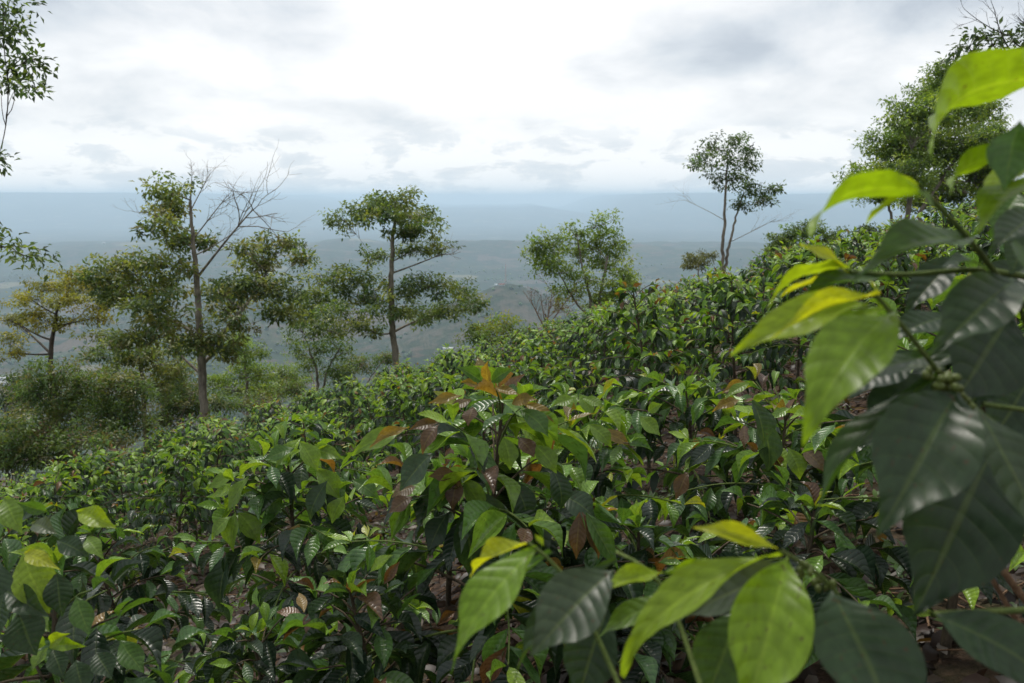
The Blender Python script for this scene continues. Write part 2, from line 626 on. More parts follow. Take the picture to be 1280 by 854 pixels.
# ------------------------------------------------------------------ coffee
DARK = [(0.016, 0.036, 0.017), (0.02, 0.043, 0.017), (0.013, 0.031, 0.016), (0.023, 0.051, 0.017)]
MIDG = [(0.063, 0.143, 0.032), (0.083, 0.178, 0.035), (0.054, 0.121, 0.035)]
LIME = [(0.153, 0.272, 0.034), (0.207, 0.328, 0.036), (0.119, 0.227, 0.034)]
YELL = [(0.30, 0.33, 0.03), (0.25, 0.29, 0.03)]
BRON = [(0.128, 0.064, 0.03), (0.17, 0.089, 0.03), (0.093, 0.047, 0.025), (0.145, 0.085, 0.051)]
ORAN = [(0.23, 0.145, 0.035), (0.18, 0.14, 0.03)]


def pick(rng, L):
    c = np.array(L[rng.integers(len(L))])
    return c * rng.uniform(0.82, 1.18)


def leaf_colour(rng, rank, pal, s=0.5):
    """rank: leaf pairs away from the growing tip"""
    u = rng.random()
    bz = {'green': 0.02, 'mixed': 0.11, 'bronze': 0.36}[pal]
    if rank <= 0:
        if rng.random() < bz:
            return pick(rng, BRON if u < 0.6 else ORAN)
        return pick(rng, LIME if u < 0.93 else YELL)
    if rank == 1:
        if rng.random() < bz * 0.6:
            return pick(rng, BRON if u < 0.7 else MIDG)
        return pick(rng, LIME if u < (0.75 if s > 0.6 else 0.3) else MIDG)
    if rank == 2:
        if s > 0.6 and u < 0.45:
            return pick(rng, LIME)
        return pick(rng, MIDG if u < 0.6 else DARK)
    if u < 0.004:
        return pick(rng, YELL)
    return pick(rng, MIDG if u < (0.5 if s > 0.6 else 0.16) else DARK)


def grow_bush(rng, h, R, pal, leaf_len=0.15, limit=298, lo=0.22, old=0):
    """returns stem polyline, branches [(pts, r0)], leaves [(p, d, n, L, W, colour)]"""
    lean = rng.uniform(-0.12, 0.12, 2) * h
    zs = np.linspace(0, 1, 9)
    stem = np.stack([lean[0] * zs ** 1.5 + 0.01 * np.sin(5 * zs + rng.random() * 6), lean[1] * zs ** 1.5, zs * h * 0.93], 1)
    branches, leaves = [], []
    s = lo
    az = rng.uniform(0, 6.28)
    up = np.array([0, 0, 1.0])
    while s < 0.985:
        p0 = np.array([np.interp(s, zs, stem[:, k]) for k in range(3)])
        for side in (0, 1):
            a = az + side * math.pi + rng.normal(0, 0.25)
            prof = min(1.0, (1.10 - s) / 0.62) ** 0.8
            if s < 0.3:
                prof *= 0.8
            Lb = max(0.09, R * prof * rng.uniform(0.75, 1.12))
            if s < 0.45 and rng.random() < 0.12:
                continue
            e = math.radians(8 + 50 * s ** 1.6 + rng.normal(0, 7))
            droop = (0.75 + 0.6 * rng.random()) * (1.15 - 0.6 * s)
            n = max(4, int(Lb / 0.05) + 1)
            tt = np.linspace(0, 1, n)
            hd = np.array([math.cos(a), math.sin(a), 0])
            curl = rng.normal(0, 0.12)
            sd = np.array([-hd[1], hd[0], 0])
            pts = p0 + hd * (tt * Lb * math.cos(e))[:, None] + up * (tt * Lb * math.sin(e) - droop * Lb * 0.42 * tt ** 2)[:, None] + sd * (curl * Lb * tt ** 2)[:, None]
            branches.append((pts, 0.0035 + 0.004 * Lb))
            # leaf pairs
            step = rng.uniform(0.38, 0.5) * leaf_len
            npair = max(2, int(Lb / step))
            bare = 0.18 + 0.25 * (1 - s) * rng.random()
            tg = np.gradient(pts, axis=0)
            for q in range(npair):
                f = 1 - q * step / Lb
                if f < bare and q >= 2:
                    break
                f = max(f, 0.1)
                pp = np.array([np.interp(f, tt, pts[:, k]) for k in range(3)])
                td = nrm([np.interp(f, tt, tg[:, k]) for k in range(3)])
                lat = nrm(np.cross(up, td))
                for sg in (-1, 1):
                    if rng.random() < 0.06:
                        continue
                    spread = rng.uniform(0.3, 0.65) if q == 0 else rng.uniform(0.75, 1.25)
                    if q == 0:
                        dn = rng.uniform(-0.5, 0.3) - 0.25 * s
                    else:
                        dn = rng.uniform(0.2, 1.35) + 0.06 * min(q, 6)
                    d = nrm(td * math.cos(spread) + sg * lat * math.sin(spread) - up * dn)
                    nn = nrm(up + 0.28 * rng.standard_normal(3) + sg * lat * 0.15 + td * 0.2)
                    size = {0: 0.62, 1: 0.88}.get(q, 1.0) * rng.uniform(0.78, 1.2)
                    Ll = leaf_len * size
                    leaves.append((pp + d * 0.008, d, nn, Ll, Ll * rng.uniform(0.36, 0.45), leaf_colour(rng, q + (old if rng.random() < 0.75 else 0) + (0 if s > 0.35 else rng.integers(0, 3)), pal, s - 0.2 * old)))
        az += math.pi / 2 + rng.normal(0, 0.2)
        s += rng.uniform(0.036, 0.050) * (1.35 / h) ** 0.5
    # crown rosette
    top = stem[-1]
    for q in range(6):
        a = q * 1.57 + (q // 2) * 0.78 + rng.normal(0, 0.2)
        el = 0.9 - 0.22 * q + rng.normal(0, 0.15)
        d = np.array([math.cos(a) * math.cos(el), math.sin(a) * math.cos(el), math.sin(el)])
        Ll = leaf_len * rng.uniform(0.45, 0.8)
        leaves.append((top + up * 0.01, d, nrm(up + 0.3 * rng.standard_normal(3)), Ll, Ll * 0.42, leaf_colour(rng, q // 3, pal)))
    if len(leaves) > limit:
        keep = rng.permutation(len(leaves))[:limit]
        leaves = [leaves[i] for i in sorted(keep)]
    return stem, branches, leaves


def leaf_obj(parent, me, p, d, n, L, W, c):
    d = nrm(d)
    n = np.asarray(n, float)
    n = n - n.dot(d) * d
    n = nrm(n) if np.linalg.norm(n) > 1e-5 else nrm(np.cross(d, [1, 0.2, 0.1]))
    s = np.cross(n, d)
    o = bpy.data.objects.new('leaf', me)
    col.objects.link(o)
    o.parent = parent
    o.matrix_basis = Matrix(((d[0] * L, s[0] * W, n[0] * L, p[0]), (d[1] * L, s[1] * W, n[1] * L, p[1]),
                             (d[2] * L, s[2] * W, n[2] * L, p[2]), (0, 0, 0, 1)))
    o.color = (c[0], c[1], c[2], 1)
    return o


def near_bush(X, Y, h, R, pal, seed, label, group=None, leaf_len=0.112, lo=0.33, old=0):
    rng = np.random.default_rng(seed)
    root = link('coffee_bush', None, loc=(X, Y, float(H(X, Y)) - 0.02))
    tag(root, label, 'coffee bush', group)
    stem, br, lv = grow_bush(rng, h, R, pal, leaf_len, lo=lo, old=old, limit=760)
    t = Tubes()
    t.add(resample(stem, 14), np.linspace(0.017, 0.005, 14), 7, 0.06, rng)
    link('stem', t.mesh('stem', M_STEM), root)
    for pts, r in br:
        t = Tubes()
        t.add(pts, np.linspace(r, 0.0022, len(pts)), 5)
        link('branch', t.mesh('branch', M_GREENSTEM if rng.random() < 0.45 else M_STEM), root)
    # the leaves that show most (outer, upper, towards the path) are single; those inside are one mass
    rank = [-(l[0][2] / h) * 1.0 - np.hypot(l[0][0], l[0][1]) / R * 0.6 + l[0][1] / R * 0.25 for l in lv]
    order = np.argsort(rank)
    for k in order[:297]:
        p, d, n, L, W, c = lv[k]
        leaf_obj(root, MIDL[rng.integers(len(MIDL))], p, d, n, L, W, c)
    rest = [lv[k] for k in order[297:]]
    if rest:
        A = [np.array([l[i] for l in rest]) for i in range(6)]
        tag(link('inner_leaves', leaves_mesh('inner_leaves', A[0], A[1], A[2], A[3], A[4] * 1.05, A[5], M_LEAF_FAR, 8), root), kind='stuff')
    return root


GRP = 'coffee bushes across the hillside'

# bushes one can tell apart in the photograph: pixel of the top, distance, radius, tips, label
heroes = [
    (603, 462, 2.45, 0.62, 'bronze', 0.165, 'coffee bush with upright bronze new leaves at its top, in front of the field'),
    (372, 545, 3.3, 0.62, 'green', 0.15, 'rounded coffee bush with bright green hanging leaves beside the bronze-topped bush'),
    (722, 492, 3.1, 0.55, 'green', 0.14, 'coffee bush with a lime green crown just behind the bronze-topped bush'),
    (872, 470, 4.3, 0.85, 'mixed', 0.15, 'broad dark coffee bush with a few orange tips, bare lower stems showing'),
    (985, 505, 3.3, 0.70, 'bronze', 0.15, 'coffee bush with brown-edged tips behind the branches with large close leaves'),
    (5, 668, 1.7, 0.42, 'green', 0.15, 'coffee bush with one broad pale lime leaf over very dark lower leaves'),
    (150, 640, 3.6, 0.6, 'mixed', 0.15, 'coffee bush with drooping leaves over a patch of bare brown soil'),
    (560, 590, 3.9, 0.6, 'mixed', 0.14, 'low coffee bush with glossy dark leaves hidden behind the bronze-topped bush'),
    (790, 640, 2.45, 0.42, 'mixed', 0.15, 'small coffee bush with brown paired leaves low above the litter'),
    (470, 700, 2.35, 0.40, 'bronze', 0.14, 'small coffee bush with brownish young leaves below the bronze-topped bush'),
    (60, 800, 1.75, 0.36, 'green', 0.12, 'low coffee bush with pale lime shoots beneath the broad pale lime leaf'),
    (330, 775, 2.6, 0.42, 'green', 0.12, 'low coffee seedling with shiny green leaves on the bare brown soil'),
    (1010, 610, 2.4, 0.45, 'mixed', 0.14, 'small coffee bush with pale brown speckled leaves among dry twigs'),
    (1235, 330, 2.3, 0.6, 'green', 0.15, 'coffee bush with dark drooping leaves right behind the large close leaves'),
]
placed = [(0.0, 0.0, 0.9)]
hero_roots = []
for i, (px, py, Yd, R, pal, ll, lab) in enumerate(heroes):
    p = at(px, py, Yd)
    h = p[2] - float(H(p[0], p[1]))
    hero_roots.append(near_bush(p[0], p[1], max(0.35, h), R, pal, 300 + i, lab, None, ll * 1.02, old=2 if i in (5, 6, 8, 9, 10, 11, 12) else 0))
    placed.append((p[0], p[1], R * 0.95))

# field: jittered planting
frng = np.random.default_rng(11)
spots = []
row = 0
y = 1.0
while y < 30:
    x = -26 + (row % 2) * 0.6
    while x < 26:
        X = x + frng.normal(0, 0.16)
        Y = y + frng.normal(0, 0.16)
        x += 1.16 + 0.012 * Y
        if abs(X) > 0.70 * Y + 1.2 or Y < 3.1:
            continue
        crest = 25 + 0.55 * max(0, min(40, X)) - 0.1 * min(0, X)
        if Y > min(crest + 2, 30):
            continue
        if any((X - a) ** 2 + (Y - b) ** 2 < (r + 0.42) ** 2 for a, b, r in placed):
            continue
        if X < -10.2 and Y > 21:
            continue
        # an open patch of bare soil in front on the left
        if -2.9 < X < -0.3 and 3.0 < Y < 5.4:
            continue
        spots.append((Y, X))
    y += 1.12 + 0.010 * y
    row += 1
spots.sort()

def field_label(X, Y, pal):
    look = {'green': 'coffee bush with lime green tips', 'mixed': 'coffee bush with a few bronze tips', 'bronze': 'coffee bush with many bronze tips'}[pal]
    if Y < 5.5:
        where = 'near the bronze-topped bush'
    elif Y < 9.5:
        where = 'in the rows behind the bronze-topped bush'
    else:
        u = X / Y
        where = ('in the rows below the thicket' if u < -0.45 else 'in the rows around the slender olive tree' if u < -0.27 else
                 'in the rows below the flat-topped tree' if u < -0.07 else 'below the light green many-stemmed tree' if u < 0.17 else
                 'below the tall thin forked tree' if u < 0.36 else 'below the big dense tree')
    return look + ' ' + where


FAR_PAL = ['green', 'mixed', 'green', 'bronze', 'mixed', 'green', 'mixed', 'green', 'mixed', 'bronze']
FAR_VAR = []
for k in range(10):
    rng = np.random.default_rng(700 + k)
    pal = FAR_PAL[k]
    h = 1.3
    st, br, lv = grow_bush(rng, h, 0.70, pal, 0.122, limit=560, lo=0.3)
    P = np.array([l[0] for l in lv]); D = np.array([l[1] for l in lv]); N = np.array([l[2] for l in lv])
    L = np.array([l[3] for l in lv]) * 1.06; W = np.array([l[4] for l in lv]) * 1.1; C = np.array([l[5] for l in lv])
    fm = leaves_mesh('coffee_foliage', P, D, N, L, W, C, M_LEAF_FAR, 8)
    t = Tubes()
    t.add(st, np.linspace(0.017, 0.005, len(st)), 5)
    for pts, r in br:
        t.add(pts[::2] if len(pts) > 5 else pts, r, 3)
    FAR_VAR.append((fm, t.mesh('coffee_stems', M_STEM)))

NEAR_LIMIT = 9.5
nn_ = 0
for i, (Y, X) in enumerate(spots):
    h = frng.uniform(1.0, 1.48) + (0.15 if X > 1 else 0)
    if Y < NEAR_LIMIT:
        pal = ['green', 'mixed', 'green', 'mixed', 'bronze'][frng.integers(5)]
        near_bush(X, Y, h * 0.97, frng.uniform(0.62, 0.76), pal, 1000 + i, field_label(X, Y, pal), GRP)
        nn_ += 1
    else:
        k = frng.integers(len(FAR_VAR))
        fm, sm = FAR_VAR[k]
        root = link('coffee_bush', None, loc=(X, Y, float(H(X, Y)) - 0.02))
        root.rotation_euler = (frng.normal(0, 0.05), frng.normal(0, 0.05), frng.uniform(0, 6.28))
        s = h / 1.3
        root.scale = (s * frng.uniform(0.95, 1.15),) * 2 + (s,)
        tag(root, field_label(X, Y, FAR_PAL[k]), 'coffee bush', GRP)
        tag(link('foliage', fm, root), kind='stuff')
        link('stem', sm, root)
print('field bushes', len(spots), 'with separate leaves', nn_)


# ------------------------------------------------------------------ close coffee branches
def hero_leaf(parent, org, base, tip, width, colour, face, var, depth0, depth1):
    """leaf from pixel base to pixel tip at its own distances; face = (right, away, up) hint of the upper side"""
    p0, p1 = at(base[0], base[1], depth0), at(tip[0], tip[1], depth1)
    L = np.linalg.norm(p1 - p0)
    W = width / F * (depth0 + depth1) / 2 * 1.06
    return leaf_obj(parent, HERO[var], p0 - org, p1 - p0, np.array(face, float), L, W, colour), p0


def hero_branch(parent, org, pts, r0, r1, mat, name='branch'):
    P = np.array([at(*p) for p in pts]) - org
    t = Tubes()
    n = 4 * len(pts)
    t.add(resample(P, n), np.linspace(r0, r1, n), 8)
    return link(name, t.mesh(name, mat), parent)


C_LIME, C_LIME2, C_YEL = (0.17, 0.28, 0.012), (0.225, 0.325, 0.016), (0.33, 0.375, 0.02)
C_MID, C_DK, C_DK2 = (0.055, 0.12, 0.02), (0.034, 0.066, 0.032), (0.024, 0.048, 0.028)


def close_bush_right():
    X, Y = 1.02, 1.02
    org = np.array([X, Y, float(H(X, Y)) - 0.02])
    root = link('coffee_bush', None, loc=org)
    tag(root, 'tall coffee bush reaching in with large lime and dark leaves and a green berry cluster', 'coffee bush')
    rng = np.random.default_rng(41)
    top = at(1330, 60, 0.98) - org
    t = Tubes()
    t.add(resample([[0, 0, 0], [0.02, 0.01, 0.5], [0.0, 0.02, 1.0], top], 18), np.linspace(0.018, 0.007, 18), 8, 0.05, rng)
    link('stem', t.mesh('stem', M_STEM), root)
    hb = lambda pts, a=0.0045, b=0.0022, m=M_GREENSTEM: hero_branch(root, org, pts, a, b, m)
    hb([(1345, 590, 1.0), (1260, 545, 0.88), (1185, 482, 0.78), (1135, 415, 0.74), (1092, 366, 0.72)])
    hb([(1350, 440, 0.98), (1262, 365, 0.86), (1205, 290, 0.78), (1150, 235, 0.74)])
    hb([(1350, 360, 0.98), (1225, 335, 0.88), (1130, 345, 0.85), (1062, 340, 0.82)])
    hb([(1350, 250, 0.98), (1300, 190, 0.85), (1262, 165, 0.8)])
    hb([(1350, 500, 1.0), (1290, 430, 0.95), (1265, 352, 0.9)])
    hb([(1400, 640, 0.95), (1330, 520, 0.85), (1228, 505, 0.78)])
    hb([(1380, 880, 1.0), (1285, 755, 0.98), (1232, 685, 0.96)], 0.006, 0.004, M_DRYTWIG)
    hb([(1370, 900, 1.05), (1275, 785, 1.0), (1235, 715, 0.98)], 0.005, 0.003, M_DRYTWIG)
    hb([(1420, 700, 1.0), (1340, 760, 0.86), (1165, 768, 0.72)], 0.005, 0.003)
    hl = lambda b_, t_, wd, c, *r: hero_leaf(root, org, b_, t_, wd * (0.76 if c[1] > 0.13 else 0.92), c, *r)
    for a in [
        # base, tip, width, colour, face, variant, depth at base, at tip
        ((1335, 98), (1160, 191), 116, C_LIME, (-0.3, 0.62, 0.75), 1, 0.86, 0.70),
        ((1275, 150), (1255, 240), 62, (0.07, 0.15, 0.035), (-0.7, -0.8, 0.3), 2, 0.78, 0.74),
        ((1262, 196), (1187, 242), 70, C_LIME, (-0.3, 0.6, 0.75), 1, 0.80, 0.74),
        ((1290, 225), (1222, 292), 70, C_LIME, (-0.5, -0.4, 0.8), 1, 0.80, 0.74),
        ((1300, 205), (1222, 260), 50, C_LIME2, (-0.4, -0.3, 0.9), 0, 0.84, 0.78),
        ((1152, 238), (1012, 296), 92, C_LIME, (-0.25, 0.62, 0.75), 3, 0.74, 0.68),
        ((1148, 230), (1062, 240), 40, C_LIME2, (0, 0.2, 1), 3, 0.75, 0.80),
        ((1150, 236), (1082, 282), 50, C_LIME2, (0.2, -0.4, 0.8), 0, 0.75, 0.79),
        ((1148, 236), (1168, 262), 16, (0.12, 0.2, 0.06), (0.3, -0.8, 0.4), 2, 0.74, 0.72),
        ((1215, 302), (1068, 348), 74, (0.045, 0.095, 0.018), (-0.2, -0.6, 0.75), 1, 0.80, 0.70),
        ((1062, 340), (998, 306), 26, C_YEL, (0, -0.5, 0.9), 2, 0.82, 0.80),
        ((1064, 335), (958, 386), 52, C_LIME2, (-0.3, 0.35, 0.85), 1, 0.82, 0.76),
        ((1066, 345), (975, 372), 34, C_YEL, (-0.1, -0.1, 1), 0, 0.82, 0.88),
        ((1115, 352), (985, 385), 46, (0.045, 0.10, 0.016), (-0.2, -0.4, 0.8), 1, 0.84, 0.78),
        ((1085, 378), (912, 446), 74, C_LIME2, (-0.45, -0.6, 0.7), 0, 0.74, 0.71),
        ((1100, 368), (965, 424), 30, C_YEL, (-0.25, -0.45, 0.9), 4, 0.72, 0.70),
        ((1096, 366), (1085, 350), 9, C_YEL, (0, -0.6, 0.8), 2, 0.72, 0.71),
        ((1120, 388), (1003, 556), 112, (0.15, 0.255, 0.014), (-0.62, -0.72, 0.42), 3, 0.70, 0.62),
        ((1110, 385), (1012, 440), 40, C_LIME, (-0.2, -0.5, 0.8), 1, 0.74, 0.72),
        ((1165, 445), (1015, 520), 60, (0.035, 0.075, 0.018), (-0.3, -0.3, 0.9), 1, 0.80, 0.76),
        ((1176, 470), (1012, 668), 62, (0.03, 0.07, 0.014), (-0.85, -0.25, 0.35), 1, 0.78, 0.72),
        ((1200, 486), (1095, 672), 128, C_DK, (-0.35, -0.8, 0.55), 0, 0.76, 0.66),
        ((1222, 508), (1310, 690), 118, (0.05, 0.085, 0.042), (0.3, -0.8, 0.55), 2, 0.76, 0.66),
        ((1246, 552), (1140, 772), 150, C_DK2, (-0.2, -0.9, 0.4), 2, 0.84, 0.74),
        ((1272, 348), (1160, 448), 78, C_DK, (-0.35, -0.75, 0.6), 0, 0.84, 0.76),
        ((1268, 388), (1190, 505), 116, C_DK2, (-0.1, -0.9, 0.35), 2, 0.94, 0.86),
        ((1300, 268), (1235, 318), 46, C_DK, (-0.3, -0.6, 0.7), 0, 0.84, 0.78),
        ((1270, 300), (1290, 350), 50, C_MID, (0.3, -0.8, 0.5), 2, 0.78, 0.74),
        ((1235, 340), (1175, 335), 36, C_DK, (0, -0.4, 0.9), 1, 0.88, 0.84),
        ((1182, 462), (1090, 470), 60, (0.06, 0.09, 0.05), (0, -0.3, 1), 1, 0.79, 0.84),
        ((1188, 478), (1075, 560), 100, C_DK2, (-0.3, -0.6, 0.7), 0, 0.90, 0.86),
        ((1335, 560), (1240, 640), 110, C_DK2, (-0.1, -0.9, 0.4), 0, 1.0, 0.95),
        ((1290, 330), (1215, 392), 60, C_DK2, (-0.3, -0.6, 0.7), 0, 0.98, 0.94),
        ((1250, 420), (1150, 470), 56, C_DK, (-0.2, -0.6, 0.8), 1, 0.96, 0.92),
        ((1255, 425), (1205, 520), 60, C_DK2, (-0.2, -0.8, 0.5), 0, 1.0, 0.97),
        ((1190, 395), (1110, 430), 48, C_DK, (-0.2, -0.5, 0.8), 1, 0.92, 0.9),
        ((1200, 320), (1130, 395), 46, C_DK2, (-0.4, -0.6, 0.7), 0, 0.97, 0.94),
        ((1150, 440), (1060, 500), 54, C_DK2, (-0.3, -0.6, 0.7), 1, 0.92, 0.9),
        ((1290, 470), (1230, 560), 70, C_DK2, (-0.1, -0.85, 0.5), 0, 1.05, 1.0),
        ((1160, 500), (1120, 600), 60, C_DK2, (-0.4, -0.7, 0.5), 1, 0.95, 0.93),
        ((1275, 240), (1240, 300), 44, C_MID, (-0.4, -0.6, 0.7), 0, 0.95, 0.92),
        ((1290, 290), (1262, 345), 40, C_DK, (-0.2, -0.7, 0.6), 2, 0.92, 0.9),
        ((1165, 768), (1330, 872), 92, C_DK, (0.25, -0.7, 0.65), 1, 0.72, 0.66),
    ]:
        hl(*a)
    # green berries in the axils
    br_m = simple_mat('green_berry', (0.085, 0.11, 0.025), 0.4, 0.3, 60)
    ico = bpy.data.meshes.new('berry')
    import bmesh
    bm = bmesh.new()
    bmesh.ops.create_icosphere(bm, subdivisions=2, radius=0.0042)
    for v in bm.verts:
        v.co.z *= 1.25
    bm.to_mesh(ico)
    bm.free()
    ico.materials.append(br_m)
    for f in ico.polygons:
        f.use_smooth = True
    for cxp, cyp, dd, n in ((1186, 478, 0.765, 16), (1168, 470, 0.77, 8), (1204, 492, 0.77, 9)):
        for _ in range(n):
            o = link('berry', ico, root)
            o.location = at(cxp + rng.normal(0, 8), cyp + rng.normal(0, 6), dd + rng.normal(0, 0.008)) - org
            o.rotation_euler = rng.uniform(0, 3, 3)
            s = rng.uniform(0.7, 1.15)
            o.scale = (s, s, s)
    # hidden side of the bush, to the right of the view
    st, brs, lv = grow_bush(np.random.default_rng(77), 1.5, 0.5, 'green', 0.16)
    for p, d, n, L, W, c in lv:
        g = p + org
        if g[0] / g[1] < 0.84 or d[0] < 0.1:
            continue
        leaf_obj(root, MIDL[rng.integers(len(MIDL))], p, d, n, L, W, c)
    for pts, r in brs:
        g = pts + org
        if (g[:, 0] / g[:, 1]).min() > 0.80:
            t = Tubes()
            t.add(pts, r, 5)
            link('branch', t.mesh('branch', M_STEM), root)


def close_bush_low():
    X, Y = 0.22, 0.56
    org = np.array([X, Y, float(H(X, Y)) - 0.02])
    root = link('coffee_bush', None, loc=org)
    tag(root, 'low coffee bush with large lime and grey-green leaves held up on thin shoots', 'coffee bush')
    t = Tubes()
    t.add(resample([[0, 0, 0], [0.01, 0.0, 0.35], [0.0, 0.0, 0.80]], 12), np.linspace(0.014, 0.006, 12), 8)
    link('stem', t.mesh('stem', M_STEM), root)
    hb = lambda pts, a=0.0042, b=0.002, m=M_GREENSTEM: hero_branch(root, org, pts, a, b, m)
    jx = 1040
    hb([(jx, 1260, 0.56), (1120, 960, 0.62), (1050, 735, 0.74), (1005, 705, 0.72), (975, 688, 0.70)])
    hb([(jx, 1260, 0.56), (900, 930, 0.68), (850, 780, 0.78), (825, 715, 0.80), (770, 690, 0.84)])
    hb([(jx, 1260, 0.56), (820, 960, 0.70), (735, 770, 0.80), (700, 705, 0.82), (660, 678, 0.82)])
    hb([(jx, 1260, 0.56), (980, 960, 0.62), (930, 780, 0.76), (895, 705, 0.80)])
    hl = lambda b_, t_, wd, c, *r: hero_leaf(root, org, b_, t_, wd * 0.86, c, *r)
    for a in [
        ((985, 695), (925, 905), 118, (0.16, 0.27, 0.014), (-0.15, -0.85, 0.5), 0, 0.70, 0.60),
        ((972, 686), (866, 660), 30, C_YEL, (-0.1, -0.75, 0.7), 4, 0.70, 0.74),
        ((975, 690), (778, 846), 62, (0.19, 0.29, 0.02), (-0.55, -0.3, 0.8), 3, 0.70, 0.72),
        ((1040, 738), (1118, 930), 168, C_DK, (0.15, -0.78, 0.6), 0, 0.72, 0.60),
        ((1000, 710), (850, 775), 70, (0.06, 0.085, 0.05), (-0.3, -0.5, 0.8), 0, 0.74, 0.80),
        ((672, 684), (566, 826), 84, (0.14, 0.25, 0.016), (-0.5, -0.6, 0.6), 1, 0.82, 0.76),
        ((660, 680), (588, 722), 38, C_YEL, (-0.3, -0.3, 0.9), 4, 0.83, 0.88),
        ((690, 690), (560, 850), 50, (0.05, 0.11, 0.02), (-0.8, -0.4, 0.4), 1, 0.86, 0.80),
        ((768, 712), (662, 822), 104, (0.045, 0.072, 0.04), (-0.4, -0.7, 0.7), 0, 0.80, 0.74),
        ((770, 700), (640, 860), 60, (0.03, 0.06, 0.02), (-0.8, -0.35, 0.4), 1, 0.86, 0.84),
        ((828, 716), (750, 740), 34, C_LIME2, (-0.3, -0.5, 0.8), 4, 0.80, 0.78),
        ((830, 716), (905, 700), 20, C_LIME, (0.1, -0.7, 0.7), 2, 0.80, 0.84),
        ((850, 745), (745, 800), 40, (0.10, 0.18, 0.025), (-0.3, -0.5, 0.8), 1, 0.82, 0.84),
        ((930, 760), (880, 880), 90, (0.05, 0.10, 0.025), (-0.2, -0.8, 0.5), 2, 0.82, 0.78),
        ((760, 760), (720, 880), 80, C_DK2, (-0.2, -0.8, 0.5), 2, 0.90, 0.86),
        ((895, 706), (862, 762), 60, C_DK, (-0.2, -0.7, 0.6), 0, 0.86, 0.84),
        ((680, 682), (668, 668), 9, C_LIME2, (0, -0.6, 0.8), 2, 0.82, 0.82),
    ]:
        hl(*a)
    rng = np.random.default_rng(5)
    br_m = bpy.data.materials['green_berry']
    for cxp, cyp, dd in ((1030, 728, 0.735), (1010, 712, 0.725)):
        for _ in range(7):
            o = link('berry', bpy.data.meshes['berry'], root)
            o.location = at(cxp + rng.normal(0, 7), cyp + rng.normal(0, 5), dd + rng.normal(0, 0.006)) - org
            o.scale = (0.8, 0.8, 0.8)


close_bush_right()
close_bush_low()


def more_leaves(root, rows, Y, seed):
    """single leaves that stand out on a bush: base, tip, width px, colour"""
    rng = np.random.default_rng(seed)
    org = np.array(root.location)
    for base, tip, wd, c in rows:
        a = Y + rng.uniform(-0.1, 0.1)
        side = 0.5 if tip[0] > base[0] else -0.5
        hero_leaf(root, org, base, tip, wd, c, (side * rng.uniform(0.3, 1), -0.75, 0.6), int(rng.integers(5)), a, a - 0.04)


BZ, BZ2, OR_ = (0.105, 0.062, 0.036), (0.15, 0.108, 0.068), (0.20, 0.138, 0.03)
GL, GM, GD, GG = (0.13, 0.22, 0.03), (0.06, 0.13, 0.025), (0.026, 0.055, 0.024), (0.04, 0.075, 0.04)
more_leaves(hero_roots[0], [
    ((610, 478), (610, 451), 15, OR_), ((603, 477), (570, 459), 18, GM), ((614, 478), (642, 461), 17, GM), ((598, 482), (575, 478), 12, OR_), ((618, 485), (650, 494), 13, OR_),
    ((578, 494), (535, 505), 13, OR_), ((590, 500), (560, 515), 14, BZ2), ((508, 538), (440, 570), 25, GL), ((512, 534), (462, 560), 16, OR_), ((592, 509), (585, 533), 21, BZ),
    ((549, 528), (511, 538), 16, BZ), ((549, 530), (528, 568), 20, BZ), ((640, 505), (672, 500), 18, OR_), ((655, 505), (694, 530), 17, OR_), ((572, 592), (535, 596), 18, BZ),
    ((573, 595), (566, 638), 23, BZ), ((579, 596), (604, 645), 27, GL), ((570, 596), (548, 640), 26, GM), ((576, 638), (588, 722), 46, GD), ((604, 614), (626, 676), 34, GG), ((629, 546), (638, 588), 25, GL),
    ((650, 513), (686, 548), 30, GM), ((648, 548), (668, 572), 22, BZ), ((668, 556), (696, 592), 25, GL), ((541, 566), (500, 614), 38, GG), ((520, 608), (490, 622), 22, BZ2), ((516, 620), (486, 642), 22, BZ),
    ((615, 565), (586, 592), 28, GM), ((690, 585), (700, 640), 34, GD), ((700, 618), (745, 650), 36, GG), ((725, 640), (720, 700), 22, BZ), ((728, 640), (748, 700), 22, BZ), ((733, 640), (772, 712), 30, GM),
    ((560, 640), (535, 690), 34, GD), ((640, 600), (660, 655), 34, GD)], 2.32, 3)
more_leaves(hero_roots[1], [
    ((372, 552), (345, 585), 20, GL), ((375, 552), (398, 590), 24, GL), ((368, 560), (330, 575), 20, GM), ((385, 560), (430, 575), 20, GL), ((395, 585), (425, 625), 26, GL), ((300, 590), (258, 612), 18, GL),
    ((310, 595), (285, 640), 22, GL), ((295, 640), (292, 690), 26, GL), ((298, 640), (325, 680), 26, GL), ((290, 645), (265, 675), 18, GL), ((440, 600), (475, 625), 20, GM), ((375, 655), (362, 680), 16, OR_),
    ((285, 690), (278, 770), 36, GD), ((430, 620), (415, 655), 24, GL), ((350, 600), (340, 650), 26, GM), ((410, 600), (388, 650), 26, GG)], 3.1, 4)
more_leaves(hero_roots[2], [
    ((722, 492), (705, 520), 18, GL), ((724, 492), (742, 520), 18, GL), ((718, 498), (690, 508), 16, GL), ((728, 498), (755, 510), 16, GL), ((735, 530), (765, 560), 20, GL), ((715, 520), (690, 545), 20, GL),
    ((745, 540), (790, 560), 18, OR_), ((800, 520), (825, 545), 22, GL), ((810, 515), (828, 505), 14, GL)], 2.95, 5)
